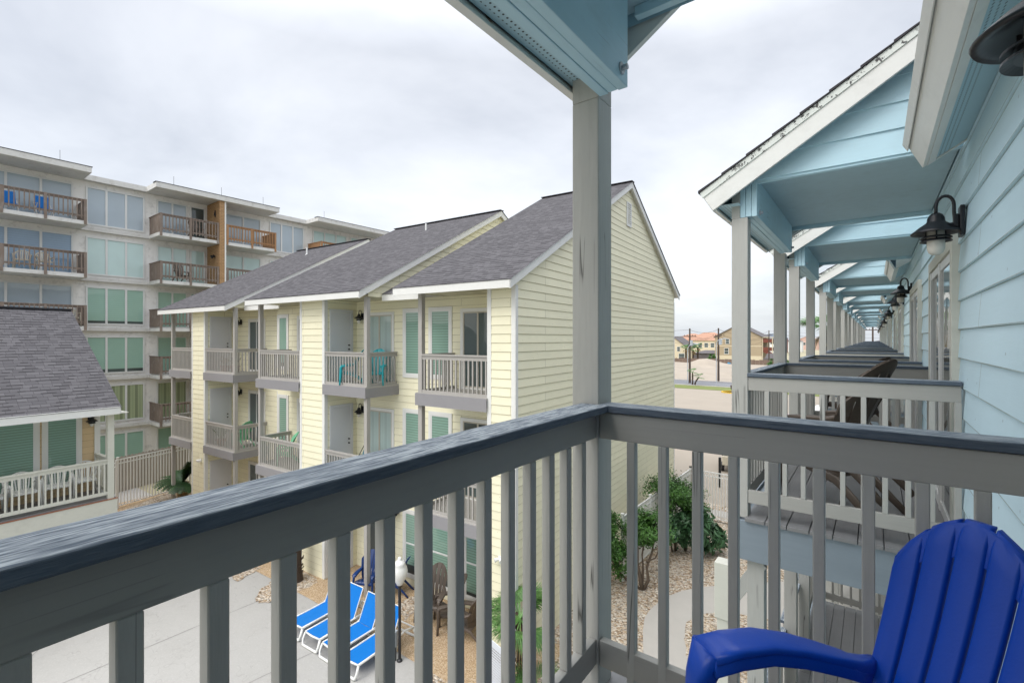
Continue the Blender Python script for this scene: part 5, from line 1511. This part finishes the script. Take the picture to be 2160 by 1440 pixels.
def far_house(p, rz, w, d, h, label, wall, roof, rh=2.2, gable=True, wins=(), over=.4, name='beach_house', pane='dkpane', wmat='white'):
    """front wall faces local -Y"""
    r = empty(name, tuple(p), rz, label, 'house')
    s = MB(); s.box(-w/2,w/2,0,d,0,h)
    if gable: s.prism([(-w/2,.001,h),(w/2,.001,h),(0,.001,h+rh)], (0,d-.002,0))
    s.build('wall', wall, r)
    s = MB(); t = .16
    if gable:
        k = rh/(w/2)
        for g in (-1,1): s.prism([(0,-over,h+rh+.02),(g*(w/2+over),-over,h-k*over+.02),(g*(w/2+over),-over,h-k*over+.02+t),(0,-over,h+rh+.02+t)], (0,d+2*over,0))
    else:
        o = over; rl = max(0, w/2-d/2)
        a, b, c, e = (-w/2-o,-o,h),(w/2+o,-o,h),(w/2+o,d+o,h),(-w/2-o,d+o,h); m, n = (-rl,d/2,h+rh),(rl,d/2,h+rh)
        s.poly([a,b,n,m]); s.poly([b,c,n]); s.poly([c,e,m,n]); s.poly([e,a,m]); s.poly([a,e,c,b])
    s.build('roof', roof, r)
    for (x, z, ww, wh) in wins:
        s = MB(); s.box(x-ww/2-.12,x+ww/2+.12,-.06,0,z-wh/2-.12,z+wh/2+.12); f = s.build('window', M[wmat], r)
        s = MB(); s.box(x-ww/2,x+ww/2,-.08,-.061,z-wh/2,z-.04); s.box(x-ww/2,x+ww/2,-.08,-.061,z+.04,z+wh/2); s.build('pane', M[pane], f)
    return r
M['tan'] = plain('tan_wall', (.42,.34,.23), .85, .06, .5); M['cream_far'] = plain('cream_wall', (.66,.58,.42), .85, .05)
M['redroof'] = plain('salmon_tile_roof', (.42,.24,.165), .85, .12, .4); M['greyroof'] = plain('grey_roof', (.13,.12,.125), .9, .1, .5)
M['bluegrey'] = plain('blue_grey_roof', (.13,.16,.20), .7, .08); M['mint'] = plain('mint_wall', (.46,.56,.52), .8, .04)
M['redbrown'] = plain('red_brown_wood', (.18,.055,.035), .8, .1); M['pink'] = plain('pink_wall', (.62,.42,.36), .85, .04)
H1 = far_house(atd(1556,146), radians(0), 13.2, 12, 7.3, 'three storey tan gabled house beyond the sandy lot with white trimmed windows', M['tan'], M['greyroof'], 3.6,
    wins=((-5.0,5.9,.9,1.5),(-2.9,5.9,.9,1.5),(-3.2,2.9,1.1,1.7),(3,5.9,.9,1.5)))
s = MB(); s.box(-6.7,6.7,-.05,0,4.35,4.6); s.box(-6.65,6.65,-.04,0,0,1.55); s.build('trim_band', M['cream_far'], H1)
s = MB()
for z in (3.1,5.6): s.box(6.6,9.6,.2,9,z,z+.15); s.box(9.5,9.6,.2,9,z+.15,z+1.1); s.box(6.6,9.6,.2,.3,z+.15,z+1.1)
s.prism([(6.7,.3,2.9),(11.5,.3,.2),(11.5,.3,1.2),(6.7,.3,4.0)], (0,1.2,0))
s.build('balcony', M['redbrown'], H1)
s = MB()
for x in (6.8,9.4): s.box(x-.1,x+.1,.1,.3,0,7.0)
s.box(6.4,9.9,0,9,7.0,7.2); s.build('porch_frame', M['cream_far'], H1)
s = MB(); s.prism([(8.4,-8,1.3),(13.5,-8,1.3),(14.2,-8,0),(8.0,-8,0)], (0,4,0)); s.prism([(8.2,-8,0),(14,-8,0),(13.2,-6,2.6),(9,-6,2.6)], (0,.2,0)); o = s.build('shed', M['greyroof'], H1)
H2 = far_house(atd(1421,146), 0, 7.0, 8, 4.6, 'beige gabled house half hidden behind the long siding wall', M['cream_far'], M['greyroof'], 2.6, wins=((1.5,3.6,.8,1.3),(2.4,1.3,1.6,1.8)))
far_house(atd(1452,190), 0, 14, 12, 6.2, 'left of the two salmon roofed condos in the distance', M['cream_far'], M['redroof'], 2.6, False, wins=[(-5+2.4*i,4.3,1.2,1.4) for i in range(5)], name='condo_block')
far_house(atd(1487,186), 0, 16, 12, 6.0, 'right of the two salmon roofed condos, with pointed dormers, in the distance', M['cream_far'], M['redroof'], 3.2, False, wins=[(-6.4+2.3*i,4.2,1.3,1.6) for i in range(7)], name='condo_block')
for x, u in ((0,1465),(0,1482),(0,1496)):
    pass
far_house(atd(1492,158), 0, 9, 6, 1.9, 'low grey roofed timber pavilion below the salmon roofed condos', M['greyroof'], M['greyroof'], 1.0, False, name='pavilion')
far_house(atd(1612,205), 0, 9, 8, 4.6, 'pale mint green house with blue grey roof in the distance', M['mint'], M['bluegrey'], 1.9, False, wins=((-2,3,1,1.2),(2,3,1,1.2)))
far_house(atd(1629,228), 0, 11, 8, 7.0, 'brick red house with dark blue grey roof on the skyline', M['redbrown'], M['bluegrey'], 2.2, False, wins=((-3,5.2,1.2,1.6),(0,5.2,1.2,1.6)))
far_house(atd(1635,200), 0, 6.5, 8, 6.6, 'white boxy house in front of the brick red one', M['plastic_white'], M['bluegrey'], .7, False, wins=((-1,5.2,1.5,1.4),(1.7,5.2,1,1.4)))
far_house(atd(1704,290), 0, 11, 8, 6.0, 'pink gabled house by the water seen between the third and fourth posts', M['pink'], M['pink'], 2.2, True, wins=((-2,3.6,1.6,1.4),(1.5,3.6,1.6,1.4)))
far_house(atd(1671,240), 0, 8, 8, 5.4, 'small pale house seen between the second and third posts', M['plastic_white'], M['greyroof'], 1.2, False, wins=((0,3.4,1.5,1.4),))
far_house(atd(1860,210), 0, 10, 8, 4.8, 'tiny pinkish house at the very end of the balcony row', M['pink'], M['greyroof'], 1.2, False)
upole(atd(1841,75), 9.3, 'timber utility pole at the end of the balcony row', 2.4, False)
def bushes(name, u0, u1, d, h, label, n=900):
    a, b = atd(u0, d), atd(u1, d); r = empty(name, tuple(a), 0, label, 'bush'); s = MB(); L = (b-a).length; k = max(2, int(L/1.6))
    for i in range(k):
        p = (b-a)*((i+.5)/k); leaves(s, (p.x, p.y, h*.45), (1.1,1.0,h*.55), n//k, .38, i+3)
    s.build('foliage', M['leaf'], r)
bushes('hedge', 1604, 1640, 170, 1.9, 'dark green hedge in front of the mint green house')
bushes('bush', 1622, 1641, 122, 1.6, 'yellow green scrub bush right of the slim dark pole')
bushes('bush', 1494, 1510, 150, 2.0, 'overgrown scrub between the pavilion and the tan house')
bushes('bush', 1655, 1668, 118, 1.5, 'dry scrub glimpsed between the second and third posts', 300)
for u0, u1, d, lb in ((1483,1491,131,'bright blue tarp bundle left, by the sand heap'),(1535,1547,128,'bright blue tarp bundle right, against the far brown fence')):
    a = atd(u0,d); b_ = atd(u1,d); s = MB(); L = (b_-a).length
    s.loft([[(x,-.4,0),(x,.4,0),(x,.25,.35+.2*sin(x*3)),(x,-.3,.3+.1*cos(x*5))] for x in [L*i/6 for i in range(7)]])
    o = s.build('tarp', plain('tarp_blue', (.02,.28,.55), .5), loc=tuple(a), smooth=True); o.rotation_euler.z = TH; tag(o, lb, 'tarp', 'blue tarps on the sand lot')

# ================================================================== light and camera
w = bpy.data.worlds.new('World'); scene.world = w; w.use_nodes = True
nt = w.node_tree; nt.nodes.clear()
N = nt.nodes.new; Lk = nt.links.new
out = N('ShaderNodeOutputWorld'); sky = N('ShaderNodeTexSky'); sky.sky_type = 'NISHITA'; sky.sun_disc = False
SE, SR = radians(50), radians(188)
sky.sun_elevation = SE; sky.sun_rotation = SR; sky.dust_density = 3
bg1 = N('ShaderNodeBackground'); bg1.inputs[1].default_value = .05; Lk(sky.outputs[0], bg1.inputs[0])
tc = N('ShaderNodeTexCoord'); sp = N('ShaderNodeSeparateXYZ'); Lk(tc.outputs['Generated'], sp.inputs[0])
ad = N('ShaderNodeMath'); ad.operation = 'ADD'; ad.inputs[1].default_value = .22; 
mx = N('ShaderNodeMath'); mx.operation = 'MAXIMUM'; mx.inputs[1].default_value = 0; Lk(sp.outputs['Z'], mx.inputs[0]); Lk(mx.outputs[0], ad.inputs[0])
dv = N('ShaderNodeVectorMath'); dv.operation = 'DIVIDE'; cb_ = N('ShaderNodeCombineXYZ')
for i in range(3): Lk(ad.outputs[0], cb_.inputs[i])
Lk(tc.outputs['Generated'], dv.inputs[0]); Lk(cb_.outputs[0], dv.inputs[1])
mp = N('ShaderNodeMapping'); mp.inputs['Location'].default_value = (3.1,1.7,0); mp.inputs['Scale'].default_value = (1,1,.6); Lk(dv.outputs[0], mp.inputs[0])
n1 = N('ShaderNodeTexNoise'); n1.inputs['Scale'].default_value = .75; n1.inputs['Detail'].default_value = 6; n1.inputs['Roughness'].default_value = .55; n1.inputs['Distortion'].default_value = .3; Lk(mp.outputs[0], n1.inputs[0])
cr = N('ShaderNodeValToRGB'); e = cr.color_ramp.elements
e[0].position = .33; e[0].color = (.50,.513,.54,1); e[1].position = .60; e[1].color = (.80,.805,.815,1)
m = e.new(.46); m.color = (.65,.66,.68,1)
Lk(n1.outputs['Fac'], cr.inputs[0])
# horizon tint, zenith gets brighter above the frame
hz_ = N('ShaderNodeMapRange'); hz_.inputs[1].default_value = .0; hz_.inputs[2].default_value = .10; hz_.inputs[3].default_value = .75; hz_.inputs[4].default_value = 0; Lk(sp.outputs['Z'], hz_.inputs[0])
mxc = N('ShaderNodeMix'); mxc.data_type = 'RGBA'; Lk(hz_.outputs[0], mxc.inputs[0]); Lk(cr.outputs[0], mxc.inputs[6]); mxc.inputs[7].default_value = (.58,.63,.69,1)
zn = N('ShaderNodeMapRange'); zn.inputs[1].default_value = .50; zn.inputs[2].default_value = .85; zn.inputs[3].default_value = 1; zn.inputs[4].default_value = 3.1; Lk(sp.outputs['Z'], zn.inputs[0])
bg2 = N('ShaderNodeBackground'); Lk(mxc.outputs[2], bg2.inputs[0]); Lk(zn.outputs[0], bg2.inputs[1])
sm = N('ShaderNodeAddShader'); Lk(bg1.outputs[0], sm.inputs[0]); Lk(bg2.outputs[0], sm.inputs[1]); Lk(sm.outputs[0], out.inputs[0])
sd = bpy.data.lights.new('sun', 'SUN'); sd.energy = 1.0; sd.angle = radians(25); sd.color = (1,.97,.92)
so = bpy.data.objects.new('sun', sd); COL.objects.link(so)
v = Vector((sin(SR)*cos(SE), cos(SR)*cos(SE), sin(SE)))
so.rotation_euler = v.to_track_quat('Z', 'Y').to_euler()
cam = bpy.data.cameras.new('camera'); co = bpy.data.objects.new('camera', cam); COL.objects.link(co)
co.location = (0,0,CZ); co.rotation_euler = (radians(90), 0, TH)
cam.sensor_width = 36; cam.lens = 36*1010/2160.0; cam.shift_y = -6/2160.0; cam.clip_start = .02; cam.clip_end = 4000
scene.camera = co
scene.view_settings.view_transform = 'Standard'; scene.view_settings.look = 'None'; scene.view_settings.exposure = 0.18; scene.view_settings.gamma = 1
try: scene.cycles.use_denoising = True
except Exception: pass
